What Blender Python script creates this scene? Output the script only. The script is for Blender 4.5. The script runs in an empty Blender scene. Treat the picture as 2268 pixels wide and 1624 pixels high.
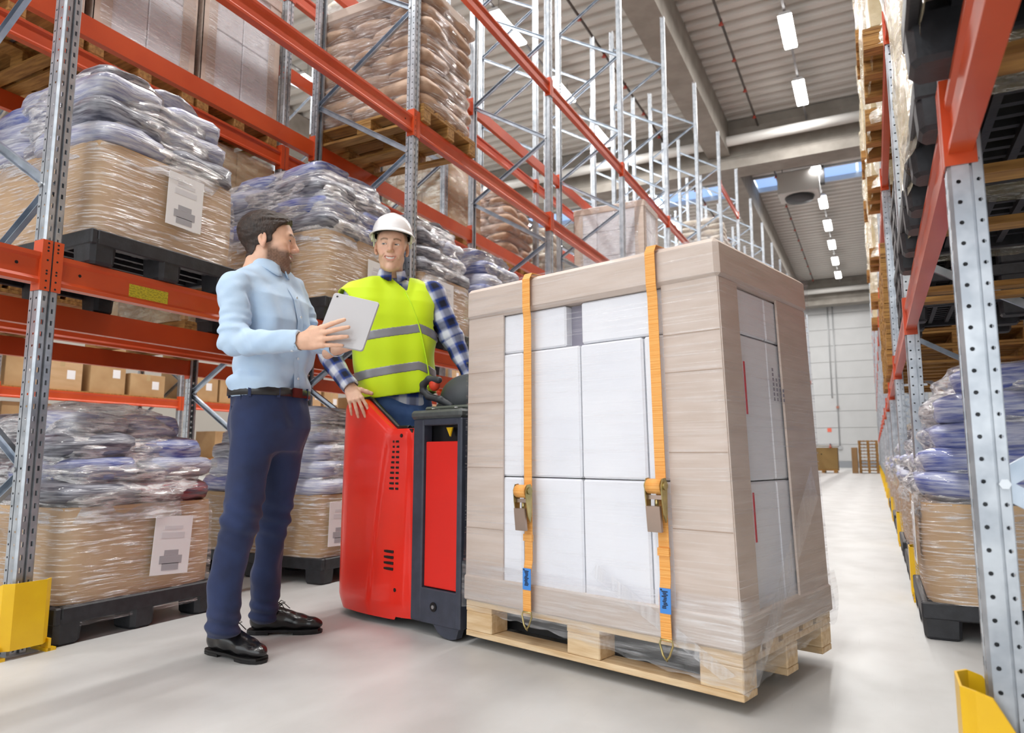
import bpy, math, random
import numpy as np
from mathutils import Vector, Matrix

random.seed(7)
rng = np.random.default_rng(7)
PI = math.pi
scene = bpy.context.scene
COL = scene.collection

# ---------------------------------------------------------------- camera
F_PX, YAW, PITCH, ROLL, CAM_H = 1541.15, .4783, .1267, .0018, .7818
IW, IH = 2268, 1624
_f = Vector((-math.sin(YAW) * math.cos(PITCH), math.cos(YAW) * math.cos(PITCH), math.sin(PITCH)))
_r = _f.cross(Vector((0, 0, 1))).normalized()
_u = _r.cross(_f)
_r2 = _r * math.cos(ROLL) + _u * math.sin(ROLL)
_u2 = -_r * math.sin(ROLL) + _u * math.cos(ROLL)
CAM = Vector((0, 0, CAM_H))
cam_data = bpy.data.cameras.new('camera')
cam = bpy.data.objects.new('camera', cam_data)
COL.objects.link(cam)
cam.matrix_world = Matrix(((_r2.x, _u2.x, -_f.x, CAM.x), (_r2.y, _u2.y, -_f.y, CAM.y), (_r2.z, _u2.z, -_f.z, CAM.z), (0, 0, 0, 1)))
cam_data.sensor_width = 36
cam_data.lens = F_PX * 36 / IW
cam_data.clip_start = .05
cam_data.clip_end = 300
cam_data.dof.use_dof = True
cam_data.dof.focus_distance = 3.0
cam_data.dof.aperture_fstop = 3.2
scene.camera = cam


def J(u, v, d):
    """world point of photo pixel (u, v) at distance d along the lens axis"""
    return CAM + (_f + _r2 * ((u - IW / 2) / F_PX) - _u2 * ((v - IH / 2) / F_PX)) * d


def on_plane(u, v, axis, val):
    r = _f + _r2 * ((u - IW / 2) / F_PX) - _u2 * ((v - IH / 2) / F_PX)
    return CAM + r * ((val - CAM[axis]) / r[axis])


# ---------------------------------------------------------------- world, exposure
world = bpy.data.worlds.new('world')
scene.world = world
world.use_nodes = True
world.node_tree.nodes['Background'].inputs[0].default_value = (.92, .97, 1, 1)
world.node_tree.nodes['Background'].inputs[1].default_value = 1.6
vs = scene.view_settings
vs.view_transform = 'Standard'
vs.look = 'None'
vs.gamma = 1
vs.use_curve_mapping = False
vs.exposure = 0.66
LAMP_W = 128

cy = scene.cycles
cy.max_bounces, cy.diffuse_bounces, cy.glossy_bounces, cy.transmission_bounces, cy.transparent_max_bounces = 7, 3, 3, 2, 10
cy.caustics_reflective = cy.caustics_refractive = False
cy.use_adaptive_sampling = True
cy.adaptive_threshold = .03

# ---------------------------------------------------------------- materials
MATS = {}


def lin(c):
    """sRGB 0..255 to linear"""
    o = []
    for x in c[:3]:
        x /= 255.
        o.append(x / 12.92 if x <= .04045 else ((x + .055) / 1.055) ** 2.4)
    return (*o, 1)


def mat(name, col, rough=.5, metal=0., col2=None, vscale=4., stretch=(1, 1, 1), bump=0., bscale=60., bstretch=None,
        coat=0., spec=.5, detail=3., ramp=(.35, .65), attr=None, emit=0., rough2=None, sheen=0., sss=0., rnd=True, trans=0.):
    if name in MATS:
        return MATS[name]
    m = bpy.data.materials.new(name)
    m.use_nodes = True
    nt = m.node_tree
    b = nt.nodes['Principled BSDF']
    b.inputs['Base Color'].default_value = lin(col)
    b.inputs['Roughness'].default_value = rough
    b.inputs['Metallic'].default_value = metal
    b.inputs['Specular IOR Level'].default_value = spec
    b.inputs['Coat Weight'].default_value = coat
    b.inputs['Coat Roughness'].default_value = .08
    b.inputs['Sheen Weight'].default_value = sheen
    b.inputs['Transmission Weight'].default_value = trans
    if sss:
        b.inputs['Subsurface Weight'].default_value = sss
        b.inputs['Subsurface Radius'].default_value = (.012, .005, .003)
    if emit:
        b.inputs['Emission Color'].default_value = lin(col)
        b.inputs['Emission Strength'].default_value = emit

    def coords(st):
        tc = nt.nodes.new('ShaderNodeTexCoord')
        mp = nt.nodes.new('ShaderNodeMapping')
        mp.inputs['Scale'].default_value = st
        nt.links.new(tc.outputs['Object'], mp.inputs['Vector'])
        if rnd:
            oi = nt.nodes.new('ShaderNodeObjectInfo')
            mul = nt.nodes.new('ShaderNodeMath')
            mul.operation = 'MULTIPLY'
            mul.inputs[1].default_value = 37.
            nt.links.new(oi.outputs['Random'], mul.inputs[0])
            nt.links.new(mul.outputs[0], mp.inputs['Location'])
        return mp.outputs[0]
    src = None
    if attr:
        a = nt.nodes.new('ShaderNodeAttribute')
        a.attribute_name = attr
        nt.links.new(a.outputs['Color'], b.inputs['Base Color'])
        src = a.outputs['Color']
    if col2 is not None:
        n = nt.nodes.new('ShaderNodeTexNoise')
        n.inputs['Scale'].default_value = vscale
        n.inputs['Detail'].default_value = detail
        nt.links.new(coords(stretch), n.inputs['Vector'])
        rp = nt.nodes.new('ShaderNodeMapRange')
        rp.inputs[1].default_value, rp.inputs[2].default_value = ramp
        nt.links.new(n.outputs[0], rp.inputs[0])
        mx = nt.nodes.new('ShaderNodeMix')
        mx.data_type = 'RGBA'
        mx.inputs[6].default_value = lin(col)
        mx.inputs[7].default_value = lin(col2)
        nt.links.new(rp.outputs[0], mx.inputs[0])
        if src:
            m2 = nt.nodes.new('ShaderNodeMix')
            m2.data_type = 'RGBA'
            m2.blend_type = 'MULTIPLY'
            m2.inputs[0].default_value = 1
            nt.links.new(src, m2.inputs[6])
            nt.links.new(mx.outputs[2], m2.inputs[7])
            nt.links.new(m2.outputs[2], b.inputs['Base Color'])
        else:
            nt.links.new(mx.outputs[2], b.inputs['Base Color'])
        if rough2 is not None:
            r2 = nt.nodes.new('ShaderNodeMapRange')
            r2.inputs[3].default_value, r2.inputs[4].default_value = rough, rough2
            nt.links.new(rp.outputs[0], r2.inputs[0])
            nt.links.new(r2.outputs[0], b.inputs['Roughness'])
    if bump:
        n = nt.nodes.new('ShaderNodeTexNoise')
        n.inputs['Scale'].default_value = bscale
        n.inputs['Detail'].default_value = 4
        nt.links.new(coords(bstretch or stretch), n.inputs['Vector'])
        bp = nt.nodes.new('ShaderNodeBump')
        bp.inputs['Strength'].default_value = bump
        bp.inputs['Distance'].default_value = .01
        nt.links.new(n.outputs[0], bp.inputs['Height'])
        nt.links.new(bp.outputs[0], b.inputs['Normal'])
    MATS[name] = m
    return m


def film_mat(name, base=.10, peak=.75, stretch=(1.2, 1.2, 26), scale=2.2, rough=.13, haze=.35, tint=(246, 246, 250), bump=.6, lo=.45, hi=.75, bdist=.02):
    """stretch film: clear sheet with glossy wrinkles and painted glint streaks"""
    if name in MATS:
        return MATS[name]
    m = bpy.data.materials.new(name)
    m.use_nodes = True
    nt = m.node_tree
    for n in list(nt.nodes):
        nt.nodes.remove(n)
    N = nt.nodes.new
    out = N('ShaderNodeOutputMaterial')
    tc = N('ShaderNodeTexCoord')
    mp = N('ShaderNodeMapping')
    mp.inputs['Scale'].default_value = stretch
    oi = N('ShaderNodeObjectInfo')
    mul = N('ShaderNodeMath')
    mul.operation = 'MULTIPLY'
    mul.inputs[1].default_value = 41.
    nt.links.new(oi.outputs['Random'], mul.inputs[0])
    nt.links.new(tc.outputs['Object'], mp.inputs['Vector'])
    nt.links.new(mul.outputs[0], mp.inputs['Location'])
    nz = N('ShaderNodeTexNoise')
    nz.inputs['Scale'].default_value = scale
    nz.inputs['Detail'].default_value = 5
    nz.inputs['Roughness'].default_value = .6
    nt.links.new(mp.outputs[0], nz.inputs['Vector'])
    rp = N('ShaderNodeMapRange')
    rp.inputs[1].default_value, rp.inputs[2].default_value = lo, hi
    rp.inputs[3].default_value, rp.inputs[4].default_value = base, peak  # noise mask lays whitened glint streaks over the clear sheet
    nt.links.new(nz.outputs[0], rp.inputs[0])
    bp = N('ShaderNodeBump')
    bp.inputs['Strength'].default_value = bump
    bp.inputs['Distance'].default_value = bdist
    nt.links.new(nz.outputs[0], bp.inputs['Height'])
    gl = N('ShaderNodeBsdfGlossy')
    gl.inputs['Color'].default_value = (1, 1, 1, 1)
    gl.inputs['Roughness'].default_value = rough
    nt.links.new(bp.outputs[0], gl.inputs['Normal'])
    df = N('ShaderNodeBsdfDiffuse')
    df.inputs['Color'].default_value = lin(tint)
    mx = N('ShaderNodeMixShader')
    mx.inputs[0].default_value = haze
    nt.links.new(gl.outputs[0], mx.inputs[1])
    nt.links.new(df.outputs[0], mx.inputs[2])
    tr = N('ShaderNodeBsdfTransparent')
    tr.inputs['Color'].default_value = (.97, .97, .98, 1)
    mo = N('ShaderNodeMixShader')
    nt.links.new(rp.outputs[0], mo.inputs[0])
    nt.links.new(tr.outputs[0], mo.inputs[1])
    nt.links.new(mx.outputs[0], mo.inputs[2])
    nt.links.new(mo.outputs[0], out.inputs[0])
    MATS[name] = m
    return m


M_GALV = mat('galvanised_steel', (196, 201, 207), .36, .75, col2=(168, 174, 182), vscale=14, bump=.05, bscale=40)
M_BRACE = mat('galvanised_brace', (190, 200, 212), .33, .8, col2=(160, 172, 186), vscale=9)
M_ORANGE = mat('orange_beam_paint', (214, 84, 38), .38, 0, col2=(202, 74, 32), vscale=3, coat=.25)
M_YELLOW = mat('yellow_guard_paint', (246, 200, 18), .42, 0, col2=(236, 186, 14), vscale=6, coat=.15)
M_BOLT = mat('zinc_bolt', (205, 208, 212), .3, .9)
M_HOLE = mat('dark_hole', (22, 22, 24), .8)
M_STICKER = mat('yellow_sticker', (212, 196, 48), .5, col2=(170, 158, 42), vscale=70, stretch=(1, 1.2, 2.5), ramp=(.42, .62))
M_WOOD = mat('pallet_pine', (230, 204, 166), .65, col2=(208, 174, 130), vscale=5, stretch=(1, 9, 9), bump=.15, bscale=30)
M_OLDWOOD = mat('aged_pallet_wood', (186, 140, 74), .7, col2=(140, 98, 48), vscale=5, stretch=(1, 9, 9), bump=.2, bscale=30)
M_BLACKP = mat('black_pallet_plastic', (46, 47, 52), .5, col2=(34, 35, 39), vscale=20, bump=.08, bscale=90)
M_CARD = mat('brown_cardboard', (208, 174, 134), .6, col2=(198, 162, 120), vscale=3, stretch=(1, 1, 6))
M_CARD2 = mat('tan_cardboard', (198, 164, 120), .62, col2=(182, 146, 102), vscale=3)
M_CARDD = mat('wrapped_dull_cardboard', (216, 200, 188), .5, col2=(206, 188, 174), vscale=4, stretch=(1, 1, 8))
M_WHITEBOX = mat('white_carton', (243, 244, 248), .5, col2=(236, 238, 244), vscale=3)
M_PAPER = mat('paper_label', (246, 246, 248), .55)
M_PRINT = mat('grey_print', (176, 176, 182), .6)
M_PAPERSACK = mat('kraft_paper_sack', (206, 176, 152), .55, col2=(182, 150, 126), vscale=5, bump=.25, bscale=18)
M_SACKPALE = mat('pale_paper_sack', (216, 208, 196), .55, col2=(196, 186, 172), vscale=5, bump=.25, bscale=18)
M_BAGS = [mat('bag_plastic_blue', (92, 104, 170), .3, col2=(190, 194, 216), vscale=4, bump=.5, bscale=9, stretch=(1, 1, 3), coat=.4),
          mat('bag_plastic_dark', (84, 86, 100), .3, col2=(176, 178, 188), vscale=4, bump=.5, bscale=9, stretch=(1, 1, 3), coat=.4),
          mat('bag_plastic_white', (214, 216, 224), .3, col2=(150, 154, 186), vscale=4, bump=.5, bscale=9, stretch=(1, 1, 3), coat=.4),
          mat('bag_plastic_red', (150, 60, 66), .3, col2=(84, 66, 84), vscale=4, bump=.5, bscale=9, stretch=(1, 1, 3), coat=.4)]
F_BAGS = film_mat('stretch_film_on_bags', .22, .95, (2.2, 2.2, 13), 4.2, .15, .34, lo=.42, hi=.60, bump=1., bdist=.035)
F_BOX = film_mat('stretch_film_on_carton', .07, .85, (3.2, 3.2, 46), 2.6, .17, .42, lo=.50, hi=.70, bump=.7)
F_CREAM = film_mat('yellowed_stretch_film', .25, .9, (1.6, 1.6, 5), 3., .16, .55, tint=(238, 226, 190), lo=.42, hi=.7, bump=.8, bdist=.03)
F_MAIN = film_mat('taut_stretch_film', .03, .55, (.8, .8, 60), 2.6, .12, .30, lo=.52, hi=.85, bump=.35)
M_CREAMLOAD = mat('cream_wrapped_goods', (222, 206, 170), .35, col2=(196, 176, 134), vscale=6, bump=.5, bscale=10, coat=.3)


# ---------------------------------------------------------------- mesh helpers
class MB:
    """collects faces for one mesh"""

    def __init__(self):
        self.v, self.f, self.s = [], [], []

    def add(self, vs, fs, smooth=False):
        o = len(self.v)
        self.v += [tuple(p) for p in vs]
        self.f += [tuple(i + o for i in f) for f in fs]
        self.s += [smooth] * len(fs)
        return self

    def box(self, x0, x1, y0, y1, z0, z1):
        vs = [(x, y, z) for x in (x0, x1) for y in (y0, y1) for z in (z0, z1)]
        return self.add(vs, [(0, 1, 3, 2), (4, 6, 7, 5), (0, 4, 5, 1), (2, 3, 7, 6), (0, 2, 6, 4), (1, 5, 7, 3)])

    def cbox(self, x0, x1, y0, y1, z0, z1, b):
        """box with chamfered edges"""
        c = [((x0, x1), (y0, y1), (z0, z1))]
        vs, idx = [], {}
        sg = [(i, j, k) for i in (0, 1) for j in (0, 1) for k in (0, 1)]
        lo, hi = (x0, y0, z0), (x1, y1, z1)
        for s in sg:
            for ax in range(3):
                p = []
                for a in range(3):
                    e = hi[a] if s[a] else lo[a]
                    p.append(e if a == ax else e + (-b if s[a] else b))
                idx[s, ax] = len(vs)
                vs.append(p)
        fs = []
        for ax in range(3):
            o = [a for a in range(3) if a != ax]
            for val in (0, 1):
                q = []
                for (i, j) in ((0, 0), (1, 0), (1, 1), (0, 1)):
                    s = [0, 0, 0]
                    s[ax], s[o[0]], s[o[1]] = val, i, j
                    q.append(idx[tuple(s), ax])
                flip = (val == 0) ^ (ax == 1)
                fs.append(tuple(q[::-1]) if flip else tuple(q))
        for ax in range(3):     # edges parallel to ax
            o = [a for a in range(3) if a != ax]
            for i in (0, 1):
                for j in (0, 1):
                    s0, s1 = [0, 0, 0], [0, 0, 0]
                    s0[o[0]] = s1[o[0]] = i
                    s0[o[1]] = s1[o[1]] = j
                    s1[ax] = 1
                    s0, s1 = tuple(s0), tuple(s1)
                    fs.append((idx[s0, o[0]], idx[s1, o[0]], idx[s1, o[1]], idx[s0, o[1]]))
        for s in sg:
            fs.append((idx[s, 0], idx[s, 1], idx[s, 2]))
        return self.add(vs, fs)

    def obox(self, c, ax, ay, az, hx, hy, hz):
        """oriented box: centre, three unit axes, half sizes"""
        c, ax, ay, az = Vector(c), Vector(ax), Vector(ay), Vector(az)
        vs = [c + ax * (i * hx) + ay * (j * hy) + az * (k * hz) for i in (-1, 1) for j in (-1, 1) for k in (-1, 1)]
        return self.add(vs, [(0, 1, 3, 2), (4, 6, 7, 5), (0, 4, 5, 1), (2, 3, 7, 6), (0, 2, 6, 4), (1, 5, 7, 3)])

    def bar(self, p, q, w, h, up=(0, 0, 1)):
        p, q = Vector(p), Vector(q)
        d = (q - p).normalized()
        s = d.cross(Vector(up)).normalized()
        u = s.cross(d)
        return self.obox((p + q) / 2, d, s, u, (q - p).length / 2, w / 2, h / 2)

    def prism(self, pts, a, lo, hi):
        """polygon (2D points) extruded along axis a from lo to hi; the two coords are the other axes in order"""
        n = len(pts)
        vs = []
        for val in (lo, hi):
            for p in pts:
                q = list(p)
                q.insert(a, val)
                vs.append(q)
        fs = [tuple(range(n))[::-1], tuple(range(n, 2 * n))]
        fs += [(i, (i + 1) % n, (i + 1) % n + n, i + n) for i in range(n)]
        return self.add(vs, fs)

    def tube(self, path, rad, n=8, cap=True, smooth=True, up=(0, 0, 1), flat=1.):
        path = [Vector(p) for p in path]
        rs = rad if hasattr(rad, '__len__') else [rad] * len(path)
        vs, fs = [], []
        pu = None
        for i, p in enumerate(path):
            a = path[max(i - 1, 0)]
            b = path[min(i + 1, len(path) - 1)]
            t = (b - a).normalized()
            ref = pu if pu is not None else Vector(up)
            s = t.cross(ref)
            if s.length < 1e-4:
                s = t.cross(Vector((1, .3, 0)))
            s.normalize()
            u = s.cross(t)
            pu = u
            for k in range(n):
                an = 2 * PI * k / n
                vs.append(p + s * (math.cos(an) * rs[i]) + u * (math.sin(an) * rs[i] * flat))
        for i in range(len(path) - 1):
            for k in range(n):
                k2 = (k + 1) % n
                fs.append((i * n + k, i * n + k2, (i + 1) * n + k2, (i + 1) * n + k))
        self.add(vs, fs, smooth)
        if cap:
            o = len(self.v) - len(vs)
            self.f += [tuple(o + k for k in range(n))[::-1], tuple(o + (len(path) - 1) * n + k for k in range(n))]
            self.s += [False, False]
        return self

    def disc(self, c, nrm, r, n=12, h=.004):
        c, nrm = Vector(c), Vector(nrm).normalized()
        return self.tube([c, c + nrm * h], r, n, smooth=False, up=(0, 0, 1) if abs(nrm.z) < .9 else (1, 0, 0))

    def lathe(self, prof, n=24, c=(0, 0, 0), smooth=True):
        vs, fs = [], []
        for (r, z) in prof:
            for k in range(n):
                a = 2 * PI * k / n
                vs.append((c[0] + r * math.cos(a), c[1] + r * math.sin(a), c[2] + z))
        for i in range(len(prof) - 1):
            for k in range(n):
                k2 = (k + 1) % n
                fs.append((i * n + k, i * n + k2, (i + 1) * n + k2, (i + 1) * n + k))
        return self.add(vs, fs, smooth)

    def grid(self, P, smooth=True, wrap=False):
        """P: rows of points"""
        n, m = len(P), len(P[0])
        vs = [p for r in P for p in r]
        fs = []
        for i in range(n - 1):
            for j in range(m if wrap else m - 1):
                j2 = (j + 1) % m
                fs.append((i * m + j, i * m + j2, (i + 1) * m + j2, (i + 1) * m + j))
        return self.add(vs, fs, smooth)

    def mesh(self, name, material):
        me = bpy.data.meshes.new(name)
        me.from_pydata(self.v, [], self.f)
        if any(self.s):
            me.polygons.foreach_set('use_smooth', self.s)
        me.materials.append(material)
        me.validate()
        return me

    def build(self, name, material, parent=None, **k):
        return place(name, self.mesh(name, material), parent, **k)


def place(name, me, parent=None, loc=None, rot=None, scale=None, label=None, cat=None, group=None, kind=None):
    o = bpy.data.objects.new(name, me)
    COL.objects.link(o)
    if parent is not None:
        o.parent = parent
    if loc is not None:
        o.location = loc
    if rot is not None:
        o.rotation_euler = rot if hasattr(rot, '__len__') else (0, 0, rot)
    if scale is not None:
        o.scale = scale
    tag(o, label, cat, group, kind)
    return o


def tag(o, label=None, cat=None, group=None, kind=None):
    if label:
        o['label'] = label
    if cat:
        o['category'] = cat
    if group:
        o['group'] = group
    if kind:
        o['kind'] = kind
    return o


def empty(name, loc=(0, 0, 0), rot=0, label=None, cat=None, group=None):
    o = bpy.data.objects.new(name, None)
    COL.objects.link(o)
    o.location = loc
    o.rotation_euler = rot if hasattr(rot, '__len__') else (0, 0, rot)
    o.empty_display_size = .1
    return tag(o, label, cat, group)


def copy_tree(src, loc=None, rot=None, label=None, group=None, parent=None):
    c = src.copy()
    COL.objects.link(c)
    c.parent = parent
    if loc is not None:
        c.location = loc
    if rot is not None:
        c.rotation_euler = (0, 0, rot)
    if label:
        c['label'] = label
    if group:
        c['group'] = group
    for ch in list(src.children):
        copy_tree(ch, parent=c)
    return c


ORD = ['first', 'second', 'third', 'fourth', 'fifth', 'sixth', 'seventh', 'eighth', 'ninth', 'tenth', 'eleventh', 'twelfth',
       'thirteenth', 'fourteenth', 'fifteenth', 'sixteenth', 'seventeenth', 'eighteenth', 'nineteenth', 'twentieth']
# ================================================================ the hall
YEND = 51.
CEIL = 12.45


def make_floor():
    m = bpy.data.materials.new('polished_concrete')
    m.use_nodes = True
    nt = m.node_tree
    b = nt.nodes['Principled BSDF']
    N, L = nt.nodes.new, nt.links.new
    tc = N('ShaderNodeTexCoord')

    def noise(sc, st, det=4):
        mp = N('ShaderNodeMapping')
        mp.inputs['Scale'].default_value = st
        L(tc.outputs['Object'], mp.inputs['Vector'])
        n = N('ShaderNodeTexNoise')
        n.inputs['Scale'].default_value = sc
        n.inputs['Detail'].default_value = det
        L(mp.outputs[0], n.inputs['Vector'])
        return n.outputs[0]
    big = noise(.8, (1, 1, 1))
    sm = noise(4, (1., .7, 1), 6)
    a = N('ShaderNodeMix')
    a.data_type = 'RGBA'
    a.inputs[6].default_value = lin((208, 208, 207))
    a.inputs[7].default_value = lin((192, 192, 191))
    L(big, a.inputs[0])
    c = N('ShaderNodeMix')
    c.data_type = 'RGBA'
    c.blend_type = 'MULTIPLY'
    r = N('ShaderNodeMapRange')
    r.inputs[1].default_value, r.inputs[2].default_value = .4, .75
    r.inputs[3].default_value, r.inputs[4].default_value = 0, .35
    L(sm, r.inputs[0])
    L(r.outputs[0], c.inputs[0])
    L(a.outputs[2], c.inputs[6])
    c.inputs[7].default_value = lin((205, 202, 198))
    # scuffs: thin long scratches in two directions
    cur = c.outputs[2]
    for ang, sc in ((.5, 3.), (-.35, 2.4), (1.2, 2.)):
        mp = N('ShaderNodeMapping')
        mp.inputs['Rotation'].default_value = (0, 0, ang)
        mp.inputs['Scale'].default_value = (34 * sc, .5 * sc, 1)
        L(tc.outputs['Object'], mp.inputs['Vector'])
        n = N('ShaderNodeTexNoise')
        n.inputs['Scale'].default_value = 1.
        n.inputs['Detail'].default_value = 5
        n.inputs['Roughness'].default_value = .75
        L(mp.outputs[0], n.inputs['Vector'])
        rr = N('ShaderNodeMapRange')
        rr.inputs[1].default_value, rr.inputs[2].default_value = .64, .74
        rr.inputs[3].default_value, rr.inputs[4].default_value = 0, .40
        L(n.outputs[0], rr.inputs[0])
        mx = N('ShaderNodeMix')
        mx.data_type = 'RGBA'
        L(rr.outputs[0], mx.inputs[0])
        L(cur, mx.inputs[6])
        mx.inputs[7].default_value = lin((160, 156, 152))
        cur = mx.outputs[2]
    L(cur, b.inputs['Base Color'])
    ro = N('ShaderNodeMapRange')
    ro.inputs[3].default_value, ro.inputs[4].default_value = .30, .50
    L(sm, ro.inputs[0])
    L(ro.outputs[0], b.inputs['Roughness'])
    b.inputs['Specular IOR Level'].default_value = .45
    o = MB().box(-22, 8, -14, YEND, -.2, 0).build('floor', m, kind='structure')
    tag(o, 'pale grey polished concrete floor with scuffs')


make_floor()


def make_ceiling():
    m = mat('ceiling_sheet', (206, 202, 196), .5, .1, rnd=False)
    per, dep = .5, .13
    mb = MB()
    pts = []
    y = -14.
    while y < YEND:
        pts += [(y, CEIL), (y + .2, CEIL), (y + .26, CEIL + dep), (y + .44, CEIL + dep)]
        y += per
    SK0, SK1 = 29.9, 31.5
    vs, fs = [], []
    for (yy, z) in pts:
        vs += [(-22, yy, z), (8, yy, z)]
    sky = []
    for i in range(len(pts) - 1):
        if not (SK0 < pts[i][0] < SK1):
            fs.append((2 * i, 2 * i + 1, 2 * i + 3, 2 * i + 2))
    mb.add(vs, fs)
    o = mb.build('ceiling', m, kind='structure')
    tag(o, 'corrugated beige steel roof deck')
    # rooflight strip
    g = bpy.data.materials.new('rooflight_glazing')
    g.use_nodes = True
    p = g.node_tree.nodes['Principled BSDF']
    p.inputs['Base Color'].default_value = lin((150, 180, 225))
    p.inputs['Emission Color'].default_value = lin((150, 184, 232))
    p.inputs['Emission Strength'].default_value = .62
    w = MB().box(-22, 8, SK0 - .1, SK0, CEIL - .05, CEIL + .25).box(-22, 8, SK1, SK1 + .1, CEIL - .05, CEIL + .25).build('window_1', mat('rooflight_frame', (200, 205, 210), .5), kind='structure')
    tag(w, 'long rooflight strip showing pale blue sky')
    x = -22.
    while x < 8:
        MB().box(x + .04, x + 1.96, SK0, SK1, CEIL + .16, CEIL + .18).build('pane', g, w)
        x += 2.
    # concrete beams under the deck
    cm = mat('concrete_beam', (158, 152, 144), .75, col2=(142, 136, 128), vscale=2, bump=.1, bscale=8, rnd=False)
    k = 1
    for y0 in (24.1, 49.6):
        b = MB().prism([(y0, 12.42), (y0 + .9, 12.42), (y0 + .9, 12.1), (y0 + .7, 11.9), (y0 + .7, 11.2), (y0 + .9, 11.0), (y0 + .9, 10.7), (y0, 10.7), (y0, 11.0), (y0 + .2, 11.2), (y0 + .2, 11.9), (y0, 12.1)][::-1], 0, -22, 8).build('trim_%d' % k, cm, kind='structure')
        tag(b, 'grey concrete I-beam crossing under the roof' if k == 1 else 'grey concrete beam at the top of the end wall')
        k += 1
    for x0 in (-4.7, -17.7):
        b = MB().box(x0, x0 + .75, -14, 49.5, 11.25, 12.42).build('trim_%d' % k, cm, kind='structure')
        tag(b, 'deep concrete beam running along the roof above the racks' if x0 > -10 else 'deep concrete beam along the roof over the far racks')
        k += 1
    # white pipes across
    pm = mat('white_pipe', (222, 220, 216), .35, rnd=False)
    for y0, lb in ((23.75, 'large white pipe hung in front of the roof beam'), (49.2, 'large white pipe hung before the end wall')):
        MB().tube([(-22, y0, 11.55), (8, y0, 11.55)], .17, 16).build('roof_pipe', pm, label=lb, cat='pipe')
    # sprinkler pipes with red heads
    sm = mat('sprinkler_pipe', (92, 86, 82), .5, .4)
    rm = mat('sprinkler_head', (176, 66, 48), .45)
    for x0, lb in ((-2.96, 'thin dark sprinkler pipe with red heads, beside the lamps over the main aisle'), (.25, 'thin dark sprinkler pipe with red heads, above the rack beside the black plastic pallets'),
                   (-6.2, 'thin dark sprinkler pipe with red heads, over the rear rack row')):
        e = empty('sprinkler_pipe', (x0, 0, 12.1), label=lb, cat='pipe', group='sprinkler pipes under the roof')
        MB().tube([(0, -13, 0), (0, 48.8, 0)], .035, 8).build('pipe', sm, e)
        hm = MB().tube([(0, 0, .06), (0, 0, -.09)], .035, 8).lathe([(.0, -.10), (.07, -.10), (.03, -.06)], 10).mesh('head', rm)
        y = 10.
        while y < 48:
            place('head', hm, e, loc=(0, y, 0))
            y += 1.9
    # unit heater under the roof
    e = empty('air_heater', (-2.1, 28.9, 11.0), label='boxy white ceiling heater unit with round fan outlet', cat='heater')
    wm = mat('heater_white', (206, 204, 200), .5, rnd=False)
    MB().cbox(-.75, .75, -.6, .6, 0, .9, .04).build('casing', wm, e)
    MB().lathe([(.5, 0), (.55, -.02), (.5, -.14), (.2, -.16), (0, -.16)], 20).build('fan_outlet', mat('heater_dark', (60, 60, 62), .5), e)
    MB().box(.78, .95, -.4, -.1, .3, 1.0).build('control_box', mat('heater_dark2', (70, 70, 72), .5), e)
    for sx in (-.6, .6):
        MB().tube([(sx, 0, .9), (sx, 0, 1.42)], .015, 6).build('hanger_rod', sm, e)


make_ceiling()


def make_side_walls():
    wm = mat('side_wall_panel', (160, 154, 146), .6, rnd=False)
    tag(MB().box(-22.2, -22, -14, YEND + .3, 0, CEIL + .2).build('wall_left', wm, kind='structure'), 'pale side wall beyond the far racks')
    tag(MB().box(8, 8.2, -14, YEND + .3, 0, CEIL + .2).build('wall_right', wm, kind='structure'), 'pale side wall behind the black pallet racks')


make_side_walls()


def make_end_wall():
    wm = mat('white_wall_panel', (200, 201, 202), .5, col2=(195, 196, 197), vscale=1, rnd=False)
    w = MB().box(-22, 8, YEND + .06, YEND + .3, 0, CEIL + .2).build('wall_end', mat('wall_joint', (178, 178, 176), .6), kind='structure')
    tag(w, 'white sandwich panel end wall of the hall')
    z = .42
    while z < 12.4:
        h = min(1.1, 12.4 - z)
        for x in range(-22, 8, 6):
            MB().box(x + .012, x + 5.988, YEND, YEND + .07, z + .012, z + h - .012).build('panel', wm, w)
        z += 1.1
    MB().box(-22, 8, YEND - .03, YEND + .07, 0, .42).build('baseboard_end', mat('grey_plinth', (150, 154, 160), .5), kind='structure')
    gm = mat('grey_conduit', (180, 182, 184), .4, .3)
    MB().tube([(-2.35, YEND - .05, 12), (-2.35, YEND - .05, 4.6)], .035, 8).build('conduit', gm, label='thin grey conduit ending halfway down the end wall', cat='conduit')
    c = empty('conduit', (-2.05, YEND - .05, 0), label='long grey conduit with switch box running down the end wall', cat='conduit')
    MB().tube([(0, 0, 12), (0, 0, 1.4)], .035, 8).build('pipe', gm, c)
    MB().box(-.12, .12, -.06, .04, 1.2, 1.42).build('switch_box', gm, c)
    MB().box(-.08, .08, -.08, .04, 3.9, 4.05).build('junction_box', mat('rust_box', (170, 110, 90), .5), c)
    s = MB().box(-2.75, -2.5, YEND - .03, YEND, 2.35, 2.6).build('fire_sign', mat('sign_red', (238, 110, 86), .5), label='small red fire sign on the white end wall', cat='sign')
    e = empty('fire_extinguisher', (-2.62, YEND - .09, .9), label='red fire extinguisher hanging on the end wall under its sign', cat='extinguisher')
    MB().lathe([(0, 0), (.08, 0), (.085, .03), (.085, .5), (.06, .56), (.025, .6), (0, .6)], 14).build('cylinder', mat('extinguisher_red', (212, 60, 48), .35), e)
    MB().box(-.03, .03, -.03, .03, .6, .68).tube([(0, -.03, .64), (.08, -.05, .5), (.09, -.04, .2)], .014, 6).build('valve', M_HOLE, e)


make_end_wall()


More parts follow.
